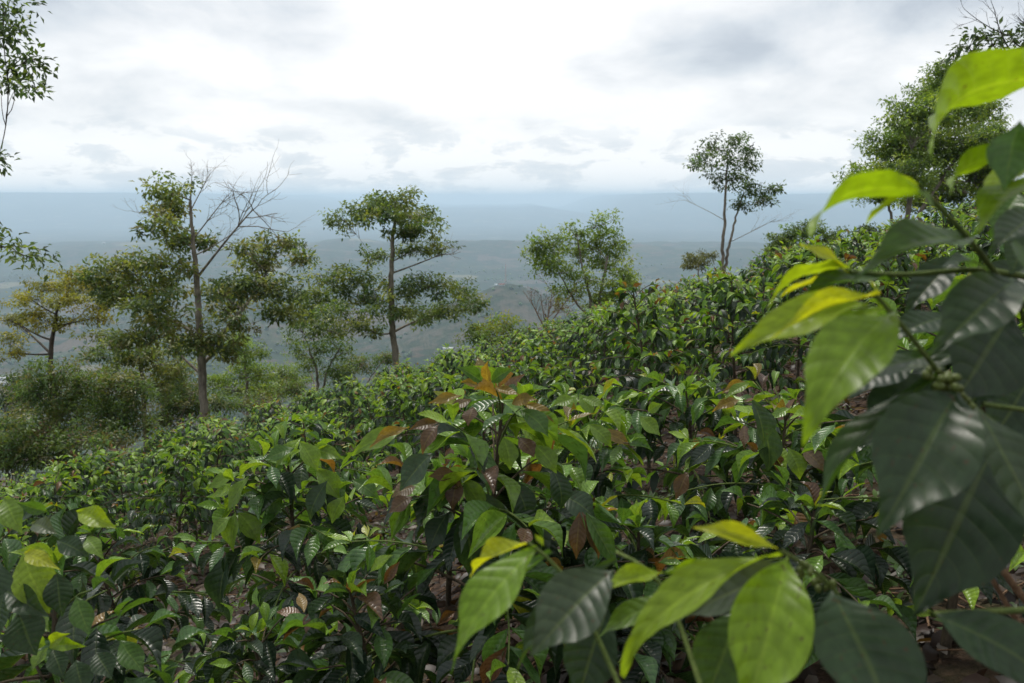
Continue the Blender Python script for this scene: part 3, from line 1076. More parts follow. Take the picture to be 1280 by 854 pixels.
more_leaves(hero_roots[4], [
    ((935, 478), (902, 492), 14, OR_), ((938, 478), (905, 500), 14, GL), ((925, 500), (890, 515), 14, OR_), ((950, 520), (960, 590), 34, GG), ((940, 500), (955, 560), 34, GG), ((860, 590), (845, 625), 20, BZ),
    ((985, 560), (1000, 600), 26, GL), ((1000, 560), (1030, 590), 26, BZ2)], 3.0, 6)
more_leaves(hero_roots[5], [
    ((28, 692), (62, 768), 50, (0.20, 0.30, 0.035)), ((30, 692), (76, 713), 20, C_YEL), ((26, 692), (66, 695), 18, C_LIME2), ((96, 640), (146, 661), 26, C_LIME2), ((108, 672), (130, 700), 20, GL),
    ((72, 676), (112, 697), 26, GD), ((40, 655), (72, 668), 22, (0.09, 0.12, 0.07)), ((12, 636), (-8, 700), 34, GM), ((5, 622), (28, 668), 30, GL), ((0, 700), (-10, 760), 60, GD), ((0, 735), (62, 772), 34, GG),
    ((70, 715), (78, 772), 34, GD), ((22, 765), (46, 820), 50, GD), ((5, 740), (0, 800), 40, GG), ((95, 745), (112, 795), 28, GM), ((42, 770), (62, 790), 24, GL), ((60, 640), (20, 628), 16, GM), ((20, 650), (48, 640), 16, GD)], 1.5, 7)
more_leaves(hero_roots[10], [
    ((62, 805), (88, 792), 18, C_LIME2), ((62, 808), (108, 808), 18, C_LIME), ((60, 810), (40, 840), 22, GL), ((66, 812), (80, 850), 26, GD), ((95, 825), (105, 870), 34, GG), ((120, 815), (140, 850), 30, GD), ((58, 806), (30, 800), 18, GL), ((150, 800), (180, 842), 30, GM)], 1.6, 8)


# ------------------------------------------------------------------ trees
def twigs(T, rng, p, d, L, r, depth, spread=0.55, up=0.15, sides=4):
    """bare forked twigs"""
    n = 5
    pts = [p]
    dd = nrm(d)
    for _ in range(n):
        dd = nrm(dd + rng.normal(0, 0.13, 3) + np.array([0, 0, up * 0.25]))
        pts.append(pts[-1] + dd * L / n)
    T.add(pts, np.linspace(r, r * 0.55, n + 1), sides)
    if depth <= 0:
        return
    for k in range(rng.integers(2, 4)):
        q = pts[rng.integers(2, n + 1)]
        nd = nrm(dd + rng.normal(0, spread, 3))
        twigs(T, rng, q, nd, L * rng.uniform(0.5, 0.8), r * 0.55, depth - 1, spread, up, 3)


def tree(name, label, cat, Y, trunks, clumps, cols, leaf=0.11, dens=1.0, bare=(), bark=None, seed=0, group=None,
         depth=0.8, clump_leaf=30, spr=0.23, droop=0.25, limbs_px=()):
    """trunks: [[(px,py,width px),...]]; clumps: [(px,py,rx,ry)] in photograph pixels at distance Y"""
    rng = np.random.default_rng(seed)
    bark = bark or M_BARK
    sc = Y / F
    first = trunks[0][0]
    b = at(first[0], first[1], Y)
    b[2] = float(H(b[0], b[1])) - 0.1
    root = link(name, None, loc=b)
    tag(root, label, cat, group)
    allp = []
    for tr in trunks:
        pts = [at(p[0], p[1], Y) - b for p in tr]
        rr = [p[2] * sc / 2 * 0.8 for p in tr]
        foot = pts[0].copy()
        if foot[2] > 0.05:
            foot[2] = 0
            foot[:2] *= 0.6
            pts = [foot] + pts
            rr = [rr[0] * 1.15] + rr
        n = 6 * len(pts)
        P = resample(pts, n)
        d = np.r_[0, np.cumsum(np.linalg.norm(np.diff(np.array(pts), axis=0), axis=1))]
        rad = np.interp(np.linspace(0, d[-1], n), d, rr)
        P[1:-1] += rng.normal(0, 0.012, (n - 2, 3)) * Y / 22
        T = Tubes()
        T.add(P, rad, 9, 0.05, rng)
        link('trunk', T.mesh('trunk', bark), root)
        allp.append((P, rad))
    for tr in limbs_px:
        pts = [at(p[0], p[1], Y + 0.25 * k) - b for k, p in enumerate(tr)]
        n = 6 * len(pts)
        P = resample(pts, n)
        P[1:-1] += rng.normal(0, 0.012, (n - 2, 3)) * Y / 22
        rad = np.interp(np.linspace(0, 1, n), np.linspace(0, 1, len(tr)), [p[2] * sc / 2 for p in tr])
        T = Tubes()
        T.add(P, rad, 8, 0.05, rng)
        link('limb', T.mesh('limb', M_BARK_P), root)
        allp.append((P, rad))
    PP = np.concatenate([a[0][3:] for a in allp])
    RR = np.concatenate([a[1][3:] for a in allp])
    leaf = leaf * 1.2
    Ps, Ds, Ns, Ls, Cs = [], [], [], [], []
    limbs = []
    cen = []
    for (px, py, rx, ry) in clumps:
        yo = rng.normal(0, depth)
        c = at(px, py, Y + yo) - b
        g = rng.uniform(0.95, 1.25)
        cen.append((c, rx * sc * g, ry * sc * rng.uniform(1.05, 1.5)))
    order = sorted(range(len(cen)), key=lambda i: np.linalg.norm(cen[i][0][:2]))
    nodes = [(PP[i], RR[i]) for i in range(0, len(PP), 2)]
    for i in order:
        c, rx, ry = cen[i]
        # limb starts on the wood below and nearer to the trunk
        best, bc = None, 1e9
        for (q, r) in nodes:
            v = c - q
            dist = np.linalg.norm(v)
            if dist < 0.15:
                continue
            pen = 0 if v[2] > 0.25 * dist else 1.2 * (0.25 * dist - v[2])
            cost = dist + pen
            if cost < bc:
                best, bc = (q, r), cost
        q, r = best
        mid = (q + c) / 2 + np.array([0, 0, -0.06 * bc]) + rng.normal(0, 0.06 * bc, 3)
        n = 9
        P = bez(q, mid, c, n)
        r0 = min(r * 0.62, 0.012 + 0.022 * np.linalg.norm(c - q))
        rad = np.linspace(r0, max(0.008, r0 * 0.4), n)
        T = Tubes()
        T.add(P, rad, 6)
        for k in range(2, n):
            nodes.append((P[k], rad[k]))
        nspray = int(dens * 48 * rx * ry + 6)
        for k in range(nspray):
            u = nrm(rng.standard_normal(3))
            rr = rng.random() ** 0.5 * (1.0 if rng.random() < 0.8 else 1.35)
            e = c + u * rr * np.array([rx, max(0.55 * rx, ry), ry])
            if rng.random() < 0.55:
                s = P[rng.integers(4, n)]
                m2 = (s + e) / 2 + rng.normal(0, 0.08, 3)
                T.add(bez(s, m2, e, 5), np.linspace(0.010, 0.004, 5) * (0.6 + Y / 60), 3)
            m = rng.integers(int(clump_leaf * 0.6), int(clump_leaf * 1.4) + 1)
            off = rng.normal(0, spr * 0.5, (m, 3)) * np.array([1, 1, 0.6])
            Ps.append(e + off)
            dd = off / (np.linalg.norm(off, axis=1)[:, None] + 1e-6) + rng.normal(0, 0.6, (m, 3)) + np.array([0, 0, -droop])
            Ds.append(dd)
            Ns.append(np.array([0, 0, 1.0]) + rng.normal(0, 0.45, (m, 3)))
            Ls.append(leaf * rng.uniform(0.65, 1.25, m))
            cc = np.array(cols[rng.choice(len(cols))]) * rng.uniform(0.75, 1.25)
            Cs.append(cc * rng.uniform(0.8, 1.2, (m, 1)))
        limbs.append(T)
    for T in limbs:
        link('branch', T.mesh('branch', bark), root)
    for tw in bare:
        # (start px, end px, base width px, forks)
        (sx, sy), (ex, ey), wpx, fk = tw
        p, e = at(sx, sy, Y) - b, at(ex, ey, Y + rng.normal(0, 0.5)) - b
        L = np.linalg.norm(e - p)
        T = Tubes()
        P = bez(p, (p + e) / 2 + rng.normal(0, 0.05 * L, 3), e, 8)
        T.add(P, np.linspace(wpx * sc / 2, wpx * sc / 5, 8), 5)
        for k in range(fk):
            s = P[rng.integers(3, 8)]
            twigs(T, rng, s, (e - p) / L + rng.normal(0, 0.45, 3), L * rng.uniform(0.25, 0.5), wpx * sc / 5.5, 2)
        link('bare_branch', T.mesh('bare_branch', bark), root)
    if Ps:
        P, D, N = np.concatenate(Ps), np.concatenate(Ds), np.concatenate(Ns)
        L, C = np.concatenate(Ls), np.concatenate(Cs)
        me = leaves_mesh('crown', P, D, N, L, L * 0.46, C, M_TREE, 4)
        tag(link('crown', me, root), kind='stuff')
    return root


OLIVE = [(0.095, 0.151, 0.05), (0.13, 0.181, 0.054), (0.07, 0.117, 0.047), (0.191, 0.231, 0.073), (0.156, 0.161, 0.063)]
GREEN = [(0.075, 0.14, 0.053), (0.104, 0.169, 0.056), (0.066, 0.112, 0.049), (0.15, 0.216, 0.066)]
YGREEN = [(0.218, 0.241, 0.045), (0.167, 0.184, 0.045), (0.128, 0.153, 0.045), (0.255, 0.241, 0.051)]
LGREEN = [(0.125, 0.211, 0.055), (0.172, 0.265, 0.062), (0.094, 0.156, 0.047), (0.218, 0.296, 0.062)]
SCRUB = [(0.086, 0.15, 0.045), (0.065, 0.124, 0.042), (0.128, 0.194, 0.053), (0.143, 0.15, 0.068)]
RUST = [(0.169, 0.104, 0.072), (0.13, 0.098, 0.058), (0.091, 0.104, 0.046)]
DKGREEN = [(0.043, 0.079, 0.036), (0.057, 0.094, 0.04), (0.036, 0.064, 0.032)]

tree('tree', 'slender olive tree with bare dead twigs at its top and layered leafy limbs', 'tree', 22,
     [[(256, 556, 14), (254, 500, 13), (252, 440, 13), (248, 390, 10), (246, 350, 9), (241, 300, 6), (238, 250, 4)]],
     [(208, 238, 28, 15), (215, 262, 27, 18), (203, 282, 22, 12), (247, 300, 25, 13), (222, 297, 18, 10),
      (165, 332, 45, 16), (130, 345, 24, 18), (190, 358, 42, 16), (212, 330, 34, 9), (198, 385, 38, 16), (150, 365, 28, 12),
      (160, 425, 36, 14), (215, 432, 30, 12), (190, 408, 32, 12),
      (348, 305, 28, 14), (322, 330, 30, 14), (300, 357, 40, 13), (338, 362, 38, 15), (288, 384, 28, 14), (350, 392, 30, 9),
      (272, 360, 16, 14), (373, 322, 12, 7), (308, 312, 16, 8),
      (264, 422, 20, 18), (300, 408, 18, 12), (283, 438, 18, 9), (242, 430, 14, 10)],
     OLIVE, leaf=0.125, dens=1.15, seed=1,
     limbs_px=[[(251, 448, 7), (266, 430, 6), (288, 405, 5), (308, 380, 4), (338, 335, 2.5)], [(250, 428, 5), (236, 412, 4.5), (215, 400, 4), (188, 388, 2.5)],
               [(252, 458, 5), (262, 446, 4.5), (285, 420, 3)]],
     bare=[((246, 348), (316, 262), 3.6, 9), ((241, 300), (284, 245), 2, 8), ((239, 262), (262, 218), 1.6, 7), ((243, 320), (300, 285), 1.8, 6),
           ((240, 290), (178, 262), 2, 3), ((238, 250), (240, 216), 2, 3)])

tree('tree', 'straight tree with flat-topped airy crown and wide lower boughs at the field edge', 'tree', 28,
     [[(498, 468, 10), (491, 420, 10), (489, 370, 9), (490, 320, 7), (492, 280, 5), (495, 248, 3)]],
     [(498, 248, 32, 12), (455, 265, 34, 11), (432, 276, 24, 11), (524, 270, 30, 11), (520, 285, 34, 10), (548, 306, 22, 9), (490, 268, 30, 12), (477, 255, 22, 9),
      (515, 312, 26, 7), (465, 320, 18, 9), (505, 290, 20, 8), (415, 345, 32, 12), (450, 352, 34, 11), (460, 372, 40, 13), (398, 368, 30, 13), (384, 388, 26, 13),
      (430, 392, 42, 12), (540, 358, 34, 12), (578, 368, 26, 11), (562, 386, 38, 11), (500, 392, 34, 10), (515, 362, 30, 10), (452, 408, 28, 9), (596, 380, 12, 8), (535, 395, 26, 8), (410, 410, 24, 9)],
     GREEN + OLIVE[1:4], leaf=0.12, dens=1.0, seed=2, bare=[((489, 342), (552, 318), 2.5, 4)])

tree('tree', 'small grey-green many-stemmed tree standing low under the flat-topped tree', 'tree', 30,
     [[(396, 500, 5), (398, 470, 4), (385, 430, 3)], [(402, 500, 4), (408, 465, 3), (425, 435, 2)]],
     [(378, 415, 20, 18), (396, 440, 24, 14), (430, 440, 16, 12), (372, 440, 14, 14), (412, 425, 18, 10), (385, 460, 20, 12), (420, 462, 16, 10)],
     SCRUB[:3], leaf=0.10, dens=0.7, seed=3)

tree('tree', 'yellow-green spreading tree with thin open crown left of the olive tree', 'tree', 30,
     [[(62, 462, 8), (64, 430, 7), (70, 400, 5), (75, 375, 3)]],
     [(58, 358, 38, 8), (108, 352, 34, 9), (38, 374, 34, 7), (85, 376, 40, 8), (18, 400, 22, 7), (130, 382, 26, 8), (62, 402, 36, 7), (14, 424, 18, 6),
      (90, 342, 24, 6), (118, 398, 22, 7), (40, 392, 24, 6), (12, 440, 14, 5), (98, 362, 30, 7), (140, 365, 20, 8)],
     YGREEN, leaf=0.105, dens=1.3, seed=4, bark=M_BARK_D, bare=[((64, 425), (25, 405), 3, 3), ((66, 415), (100, 395), 3, 3)])

tree('tree', 'pale-trunked tree half hidden behind the olive tree with dark trunk base', 'tree', 27,
     [[(182, 540, 8), (180, 500, 8), (177, 465, 6), (172, 430, 4)]],
     [(158, 448, 36, 13), (200, 455, 30, 11), (138, 425, 28, 14), (180, 440, 32, 10), (150, 470, 30, 10), (205, 478, 26, 10), (225, 460, 20, 10), (120, 445, 20, 10)],
     OLIVE, leaf=0.12, dens=0.85, seed=5)

tree('tree', 'light green feathery tree just right of the olive trunk beyond the field', 'tree', 33,
     [[(310, 505, 5), (308, 470, 4), (305, 440, 2)]],
     [(310, 442, 24, 14), (300, 465, 28, 12), (290, 428, 14, 10), (328, 468, 20, 12), (285, 485, 26, 10), (315, 486, 26, 9), (300, 425, 14, 8), (270, 475, 18, 10), (335, 485, 16, 9)],
     LGREEN, leaf=0.11, dens=1.1, seed=6)

tree('tree', 'light green many-stemmed tree on the crest between the hill and the tall tree', 'tree', 30,
     [[(742, 402, 6), (738, 370, 5), (728, 335, 3), (722, 300, 2)], [(744, 402, 5), (752, 360, 4), (760, 320, 3)], [(740, 402, 4), (718, 375, 3), (700, 345, 2)]],
     [(690, 303, 24, 9), (722, 290, 22, 10), (756, 280, 14, 12), (678, 320, 22, 8), (720, 315, 32, 11), (756, 328, 28, 13), (782, 345, 18, 13), (700, 340, 28, 9),
      (735, 350, 34, 12), (770, 366, 22, 11), (712, 366, 24, 8), (770, 305, 12, 10), (742, 305, 18, 10), (668, 312, 14, 6), (790, 358, 12, 8), (690, 330, 20, 7), (745, 375, 24, 9)],
     LGREEN + GREEN[3:], leaf=0.115, dens=0.95, seed=7)

tree('tree', 'tall thin forked tree with small airy crown against the clouds', 'tree', 32,
     [[(902, 340, 6), (904, 300, 5), (906, 260, 4), (908, 220, 3), (910, 190, 2)], [(905, 340, 5), (912, 305, 4), (920, 270, 3), (930, 240, 2)]],
     [(893, 184, 19, 10), (925, 178, 19, 10), (880, 203, 14, 9), (910, 202, 22, 11), (938, 200, 15, 9), (942, 236, 20, 9), (966, 235, 11, 5), (900, 222, 20, 8), (925, 256, 16, 7),
      (925, 222, 18, 9), (868, 208, 8, 6), (955, 248, 14, 6)],
     DKGREEN + GREEN[:2], leaf=0.115, dens=0.58, seed=8, bark=M_BARK,
     bare=[((905, 275), (856, 250), 0.9, 4), ((914, 302), (970, 274), 1.0, 4)])

tree('tree', 'tiny pale flat-crowned tree beside the tall thin forked tree', 'tree', 45,
     [[(874, 352, 3), (873, 338, 2), (872, 328, 1.5)]],
     [(868, 322, 14, 4), (880, 320, 12, 4), (874, 330, 14, 4), (862, 332, 9, 3)],
     [(0.10, 0.12, 0.06), (0.12, 0.14, 0.07)], leaf=0.13, dens=0.8, seed=9)

tree('tree', 'big dense rounded tree with several pale stems above the rising field', 'tree', 36,
     [[(1132, 305, 8), (1134, 270, 8), (1142, 220, 7), (1165, 160, 5), (1180, 110, 3)], [(1148, 305, 7), (1150, 265, 6), (1180, 220, 5), (1215, 170, 3)], [(1120, 305, 5), (1112, 260, 4), (1100, 225, 3)]],
     [(1185, 88, 24, 10), (1165, 112, 26, 13), (1150, 142, 32, 16), (1190, 135, 34, 17), (1228, 145, 24, 20), (1118, 178, 34, 15), (1160, 180, 42, 20), (1208, 190, 42, 22),
      (1088, 215, 22, 12), (1128, 222, 42, 15), (1188, 235, 46, 18), (1238, 215, 24, 22), (1150, 252, 40, 9), (1222, 265, 32, 11), (1195, 108, 30, 13), (1245, 255, 20, 16), (1075, 228, 16, 9),
      (1100, 245, 24, 8), (1240, 175, 18, 16), (1140, 200, 36, 14)],
     GREEN[:2] + LGREEN, leaf=0.14, dens=1.6, seed=10, depth=1.6, clump_leaf=34, spr=0.30)

tree('tree', 'round-topped green tree at the right end of the valley view', 'tree', 40,
     [[(1004, 340, 6), (1003, 318, 5), (1000, 300, 3)]],
     [(985, 298, 22, 10), (1010, 288, 20, 9), (1038, 298, 20, 10), (963, 316, 13, 8), (1000, 314, 28, 10), (1030, 318, 24, 9), (975, 308, 16, 8), (1052, 312, 14, 8)],
     GREEN + LGREEN[:1], leaf=0.125, dens=1.5, seed=11)
tree('shrub', 'small flat dark shrub below the big dense rounded tree', 'shrub', 40,
     [[(1086, 305, 3), (1086, 297, 2)]], [(1078, 290, 14, 4), (1096, 289, 14, 4), (1086, 286, 12, 4)], DKGREEN, leaf=0.12, dens=1.0, seed=12)

tree('tree', 'near tree showing only loose dark leafy branch ends with slender leaves', 'tree', 11,
     [[(-170, 560, 30), (-165, 400, 28), (-150, 250, 22), (-130, 100, 16), (-110, -20, 10)]],
     [(4, 8, 22, 13), (-6, 42, 24, 14), (34, 76, 17, 10), (8, 88, 26, 10), (46, 110, 18, 4), (10, 106, 22, 6), (-4, 200, 12, 4), (12, 308, 22, 11), (40, 322, 15, 5),
      (-26, 296, 30, 14), (-60, 60, 40, 30), (-70, 180, 40, 30), (-60, 300, 36, 24), (-100, -10, 50, 30), (20, 30, 14, 8), (-220, 100, 60, 50), (-240, 240, 60, 40)],
     GREEN + DKGREEN, leaf=0.085, dens=1.5, clump_leaf=14, spr=0.2, seed=13, depth=0.4, bark=M_BARK_D)

tree('tree', 'near tree showing only a dark bough and bare twigs over the rounded tree', 'tree', 15,
     [[(1490, 420, 30), (1480, 250, 26), (1440, 120, 18), (1380, 60, 12), (1300, 55, 7), (1262, 66, 5), (1225, 82, 3)]],
     [(1238, 50, 24, 7), (1212, 60, 17, 7), (1264, 50, 18, 8), (1192, 76, 8, 6), (1286, 46, 20, 8), (1340, 30, 40, 20), (1400, 20, 50, 30), (1480, 60, 60, 40), (1560, 120, 50, 40), (1222, 48, 14, 5)],
     DKGREEN, leaf=0.11, dens=1.0, clump_leaf=10, spr=0.22, seed=14, depth=0.3, bark=M_BARK_D,
     bare=[((1262, 62), (1243, 12), 2, 4), ((1262, 45), (1206, 12), 1.5, 4), ((1300, 50), (1272, 22), 2, 4)])

tree('shrub', 'lime green bushy shrub at the crest just below the eroded hill', 'shrub', 29,
     [[(608, 445, 4), (608, 425, 3)], [(622, 445, 3), (628, 422, 2)]],
     [(605, 408, 22, 9), (632, 404, 18, 8), (590, 422, 18, 8), (618, 418, 24, 9), (645, 418, 16, 8)], LGREEN + YGREEN[:1], leaf=0.11, dens=0.9, seed=15)
tree('shrub', 'leafless brown shrub of fine twigs beside the lime green shrub', 'shrub', 28,
     [[(682, 420, 3), (682, 405, 2.5), (681, 392, 2)]], [(700, 380, 10, 5)], YGREEN, leaf=0.09, dens=0.3, seed=16, bark=M_DRYTWIG,
     bare=[((682, 412), (662, 372), 2, 6), ((682, 412), (690, 366), 2, 6), ((682, 412), (708, 376), 2, 6), ((682, 408), (676, 370), 1.6, 5)])

thick = [
    ('dense grey-green thicket shrub in front of the yellow-green tree', [(70, 470, 34, 18), (45, 492, 34, 20), (90, 495, 36, 20), (60, 515, 36, 18), (100, 475, 26, 14), (80, 540, 40, 16), (45, 545, 34, 14)], SCRUB, 22.5, (70, 560)),
    ('bushy green thicket shrub left of the pale-trunked tree', [(140, 480, 34, 18), (125, 505, 36, 20), (160, 505, 30, 18), (140, 525, 36, 16), (172, 485, 16, 14), (165, 535, 32, 14), (130, 545, 36, 12)], SCRUB, 23.5, (142, 560)),
    ('small dark round shrub at the edge of the thicket next to distant white roofs', [(18, 480, 16, 14), (12, 500, 20, 16), (30, 495, 16, 14)], DKGREEN + SCRUB[:1], 24, (18, 550)),
    ('low half-dry shrub with some brown leaves under the thicket', [(100, 548, 40, 10), (60, 545, 34, 11), (135, 548, 26, 9)], RUST + SCRUB + SCRUB, 20.5, (95, 575)),
    ('low dull green scrub at the foot of the pale-trunked tree', [(215, 505, 24, 12), (240, 490, 22, 12), (275, 505, 22, 12), (205, 525, 22, 12), (240, 515, 26, 12)], SCRUB, 26, (228, 545)),
    ('low green scrub below the light green feathery tree', [(330, 498, 24, 9), (300, 505, 26, 9), (365, 485, 22, 9)], SCRUB + LGREEN[:1], 29, (322, 520)),
    ('olive scrub tree filling the gap between the olive trunk and the thicket', [(212, 470, 24, 16), (228, 492, 22, 14), (200, 492, 20, 14)], SCRUB + OLIVE[:1], 29, (214, 545)),
    ('pale green scrub tree behind the light green feathery tree', [(352, 470, 22, 14), (340, 492, 24, 10), (375, 478, 18, 10)], LGREEN + SCRUB[:1], 36, (352, 520)),
    ('low leafy scrub at the crest under the flat-topped tree', [(455, 455, 26, 10), (425, 470, 26, 10), (480, 450, 18, 8)], SCRUB + GREEN[:1], 31, (450, 490)),
    ('tangled low green scrub between the coffee rows and the thicket', [(10, 578, 30, 14), (45, 575, 28, 12), (82, 570, 28, 11), (-25, 580, 28, 14), (25, 560, 26, 12)], SCRUB, 20.5, (30, 600)),
    ('grey-green weedy shrub at the far end of the coffee rows', [(15, 545, 26, 14), (0, 530, 24, 14), (25, 528, 18, 10), (10, 560, 32, 12), (45, 558, 26, 10)], SCRUB, 21, (10, 580)),
]
for i, (lab, cl_, cc, Yd, ft) in enumerate(thick):
    px = [c[0] for c in cl_]
    trs = [[(ft[0] + dx * 0.3, ft[1], 2.4), (ft[0] + dx, (ft[1] + c[1]) / 2, 1.8), (c[0], c[1], 1.2)] for dx, c in zip((-14, 0, 14), cl_)]
    tree('shrub', lab, 'shrub', Yd, trs, cl_, cc, leaf=0.09, dens=1.9, seed=40 + i, depth=0.6, spr=0.22)


# ------------------------------------------------------------------ far houses, mast, woods
M_WALL = simple_mat('whitewash', (0.72, 0.70, 0.66), 0.8, 0.08)
M_ROOFR = simple_mat('red_roof', (0.30, 0.085, 0.055), 0.8, 0.2)
M_ROOFG = simple_mat('sheet_roof', (0.62, 0.63, 0.64), 0.4, 0.12)
M_DARKW = simple_mat('window_dark', (0.03, 0.035, 0.04), 0.2, 0.1)
M_MAST = simple_mat('mast_steel', (0.42, 0.24, 0.2), 0.5, 0.2, 0.2)


def boxes_mesh(name, bs, mat):
    V, Fc, n = [], [], 0
    q = np.array([[0, 1, 3, 2], [4, 6, 7, 5], [0, 4, 5, 1], [2, 3, 7, 6], [0, 2, 6, 4], [1, 5, 7, 3]])
    for x0, x1, y0, y1, z0, z1 in bs:
        V += [(x, y, z) for x in (x0, x1) for y in (y0, y1) for z in (z0, z1)]
        Fc.append(q + n)
        n += 8
    return mesh_from(name, V, [np.concatenate(Fc)], mat, smooth=False)


def house(px, py, Y, wpx, hpx, roof, label, rz=0.0, group=None):
    p = at(px, py, Y)
    # stand it on the land under that line of sight
    rr = np.linspace(400, 14000, 6000)
    e = np.array([0, 0, EYE])
    dirn = (at(px, py, 1.0) - e)
    Q = e + dirn * rr[:, None]
    hit = np.nonzero(Q[:, 2] < H(Q[:, 0], Q[:, 1]))[0]
    if len(hit) == 0:
        return
    p, Y = Q[hit[0]], rr[hit[0]]
    W, Hh = wpx * Y / F, hpx * Y / F
    D = W * 0.55
    root = link('house', None, loc=(p[0], p[1], float(H(p[0], p[1])) - 0.3))
    root.rotation_euler = (0, 0, rz)
    tag(root, label, 'house', group)
    link('wall', boxes_mesh('wall', [(-W / 2, W / 2, -D / 2, D / 2, 0, Hh * 0.6)], M_WALL), root)
    e, z0, z1 = 0.06 * W, Hh * 0.6 + 0.02, Hh
    v = [(-W / 2 - e, -D / 2 - e, z0), (W / 2 + e, -D / 2 - e, z0), (W / 2 + e, D / 2 + e, z0), (-W / 2 - e, D / 2 + e, z0), (-W / 2 - e, 0, z1), (W / 2 + e, 0, z1)]
    me = mesh_from('roof', v, [[(0, 1, 5, 4), (2, 3, 4, 5), (0, 3, 2, 1)], [(0, 4, 3), (1, 2, 5)]], roof, smooth=False)
    link('roof', me, root)
    for k in (-0.3, 0.3):
        link('window', boxes_mesh('window', [(W * (k - 0.07), W * (k + 0.07), -D / 2 - 0.06, -D / 2 + 0.02, Hh * 0.25, Hh * 0.45)], M_DARKW), root)
    link('door', boxes_mesh('door', [(-W * 0.05, W * 0.05, -D / 2 - 0.06, -D / 2 + 0.02, 0.3, Hh * 0.42)], M_DARKW), root)


house(627, 357, 2500, 6.5, 2.6, M_ROOFR, 'red-roofed house at the foot of the mast on the hilltop', 0.2)
house(620, 357, 2500, 3.5, 2.2, M_ROOFG, 'small white house beside the red-roofed house on the hilltop', -0.2)
VG = 'white houses in the valley'
house(10, 476, 1500, 16, 5.5, M_ROOFG, 'long white-roofed house in the valley behind the thicket', 0.35)
house(5, 481, 1500, 11, 4.5, M_ROOFG, 'second white house next to the long white-roofed house behind the thicket', 0.1)
house(28, 479, 1500, 6, 3.2, M_ROOFR, 'little house with a red roof beside the long white-roofed house', -0.3)
house(560, 438, 1500, 12, 4, M_ROOFG, 'white-roofed house in the valley right of the flat-topped tree', 0.1)
for a in ((355, 465, 8, 3.4, -0.2), (345, 468, 5, 3, 0.3), (357, 424, 5, 2.4, 0.2), (664, 291, 3.5, 1.6, 0), (130, 305, 3.5, 1.7, 0.2), (660, 330, 3, 1.6, 0.1), (350, 345, 3.5, 1.6, 0)):
    house(a[0], a[1], 1500, a[2], a[3], M_ROOFG, 'tiny white house alone in the hazy valley', a[4], VG)


def mast():
    p = at(632, 358, 2500)
    z = float(H(p[0], p[1]))
    root = link('radio_mast', None, loc=(p[0], p[1], z - 0.5))
    tag(root, 'thin red and white lattice radio mast on the hilltop', 'mast')
    h, wb, wt = 60.0, 5.0, 1.2
    c = [(-1, -1), (1, -1), (1, 1), (-1, 1)]
    lv = np.linspace(0, h, 9)
    wd = np.interp(lv, [0, h], [wb, wt]) / 2
    for k in range(4):
        T = Tubes()
        T.add([(c[k][0] * wd[i], c[k][1] * wd[i], lv[i]) for i in range(9)], 0.32, 5)
        link('leg', T.mesh('leg', M_MAST), root)
    T = Tubes()
    for i in range(8):
        for k in range(4):
            a, b = c[k], c[(k + 1) % 4]
            T.add([(a[0] * wd[i], a[1] * wd[i], lv[i]), (b[0] * wd[i + 1], b[1] * wd[i + 1], lv[i + 1])], 0.2, 4)
            T.add([(b[0] * wd[i], b[1] * wd[i], lv[i]), (a[0] * wd[i + 1], a[1] * wd[i + 1], lv[i + 1])], 0.2, 4)
    link('bracing', T.mesh('bracing', M_MAST), root)
    T = Tubes()
    T.add([(0, 0, h - 1), (0, 0, h + 9)], 0.25, 5)
    link('antenna', T.mesh('antenna', M_MAST), root)


mast()


def far_woods():
    rng = np.random.default_rng(21)
    # lumpy crowns scattered over the valley hills
    n = 9000
    Y = rng.uniform(900, 5200, n)
    X = Y * rng.uniform(-0.72, 0.5, n)
    dens = fbm(X / 180 + 4, Y / 180, 3)
    k = (dens > 0.50) | (rng.random(n) < 0.12)
    X, Y = X[k], Y[k]
    Z = H(X, Y)
    m = len(X)
    r = rng.uniform(3.0, 7.5, m)
    ph = (1 + 5 ** 0.5) / 2
    iv = np.array([(-1, ph, 0), (1, ph, 0), (-1, -ph, 0), (1, -ph, 0), (0, -1, ph), (0, 1, ph), (0, -1, -ph), (0, 1, -ph), (ph, 0, -1), (ph, 0, 1), (-ph, 0, -1), (-ph, 0, 1)]) / 1.9
    fi = np.array([(0, 11, 5), (0, 5, 1), (0, 1, 7), (0, 7, 10), (0, 10, 11), (1, 5, 9), (5, 11, 4), (11, 10, 2), (10, 7, 6), (7, 1, 8), (3, 9, 4), (3, 4, 2), (3, 2, 6), (3, 6, 8), (3, 8, 9), (4, 9, 5), (2, 4, 11), (6, 2, 10), (8, 6, 7), (9, 8, 1)])
    V = iv[None] * r[:, None, None] * (1 + rng.normal(0, 0.22, (m, 12, 3)))
    V = V + np.stack([X, Y, Z + r * 0.7], 1)[:, None, :]
    f = (fi[None] + (np.arange(m) * 12)[:, None, None]).reshape(-1, 3)
    c = np.array(GREEN)[rng.integers(0, 4, m)] * rng.uniform(0.55, 1.1, (m, 1))
    o = link('far_wood', mesh_from('far_wood', V.reshape(-1, 3), [f], M_TREE, colr=np.repeat(c, 12, axis=0)))
    tag(o, 'scattered dark tree cover over the distant valley slopes', 'woodland', kind='stuff')


far_woods()


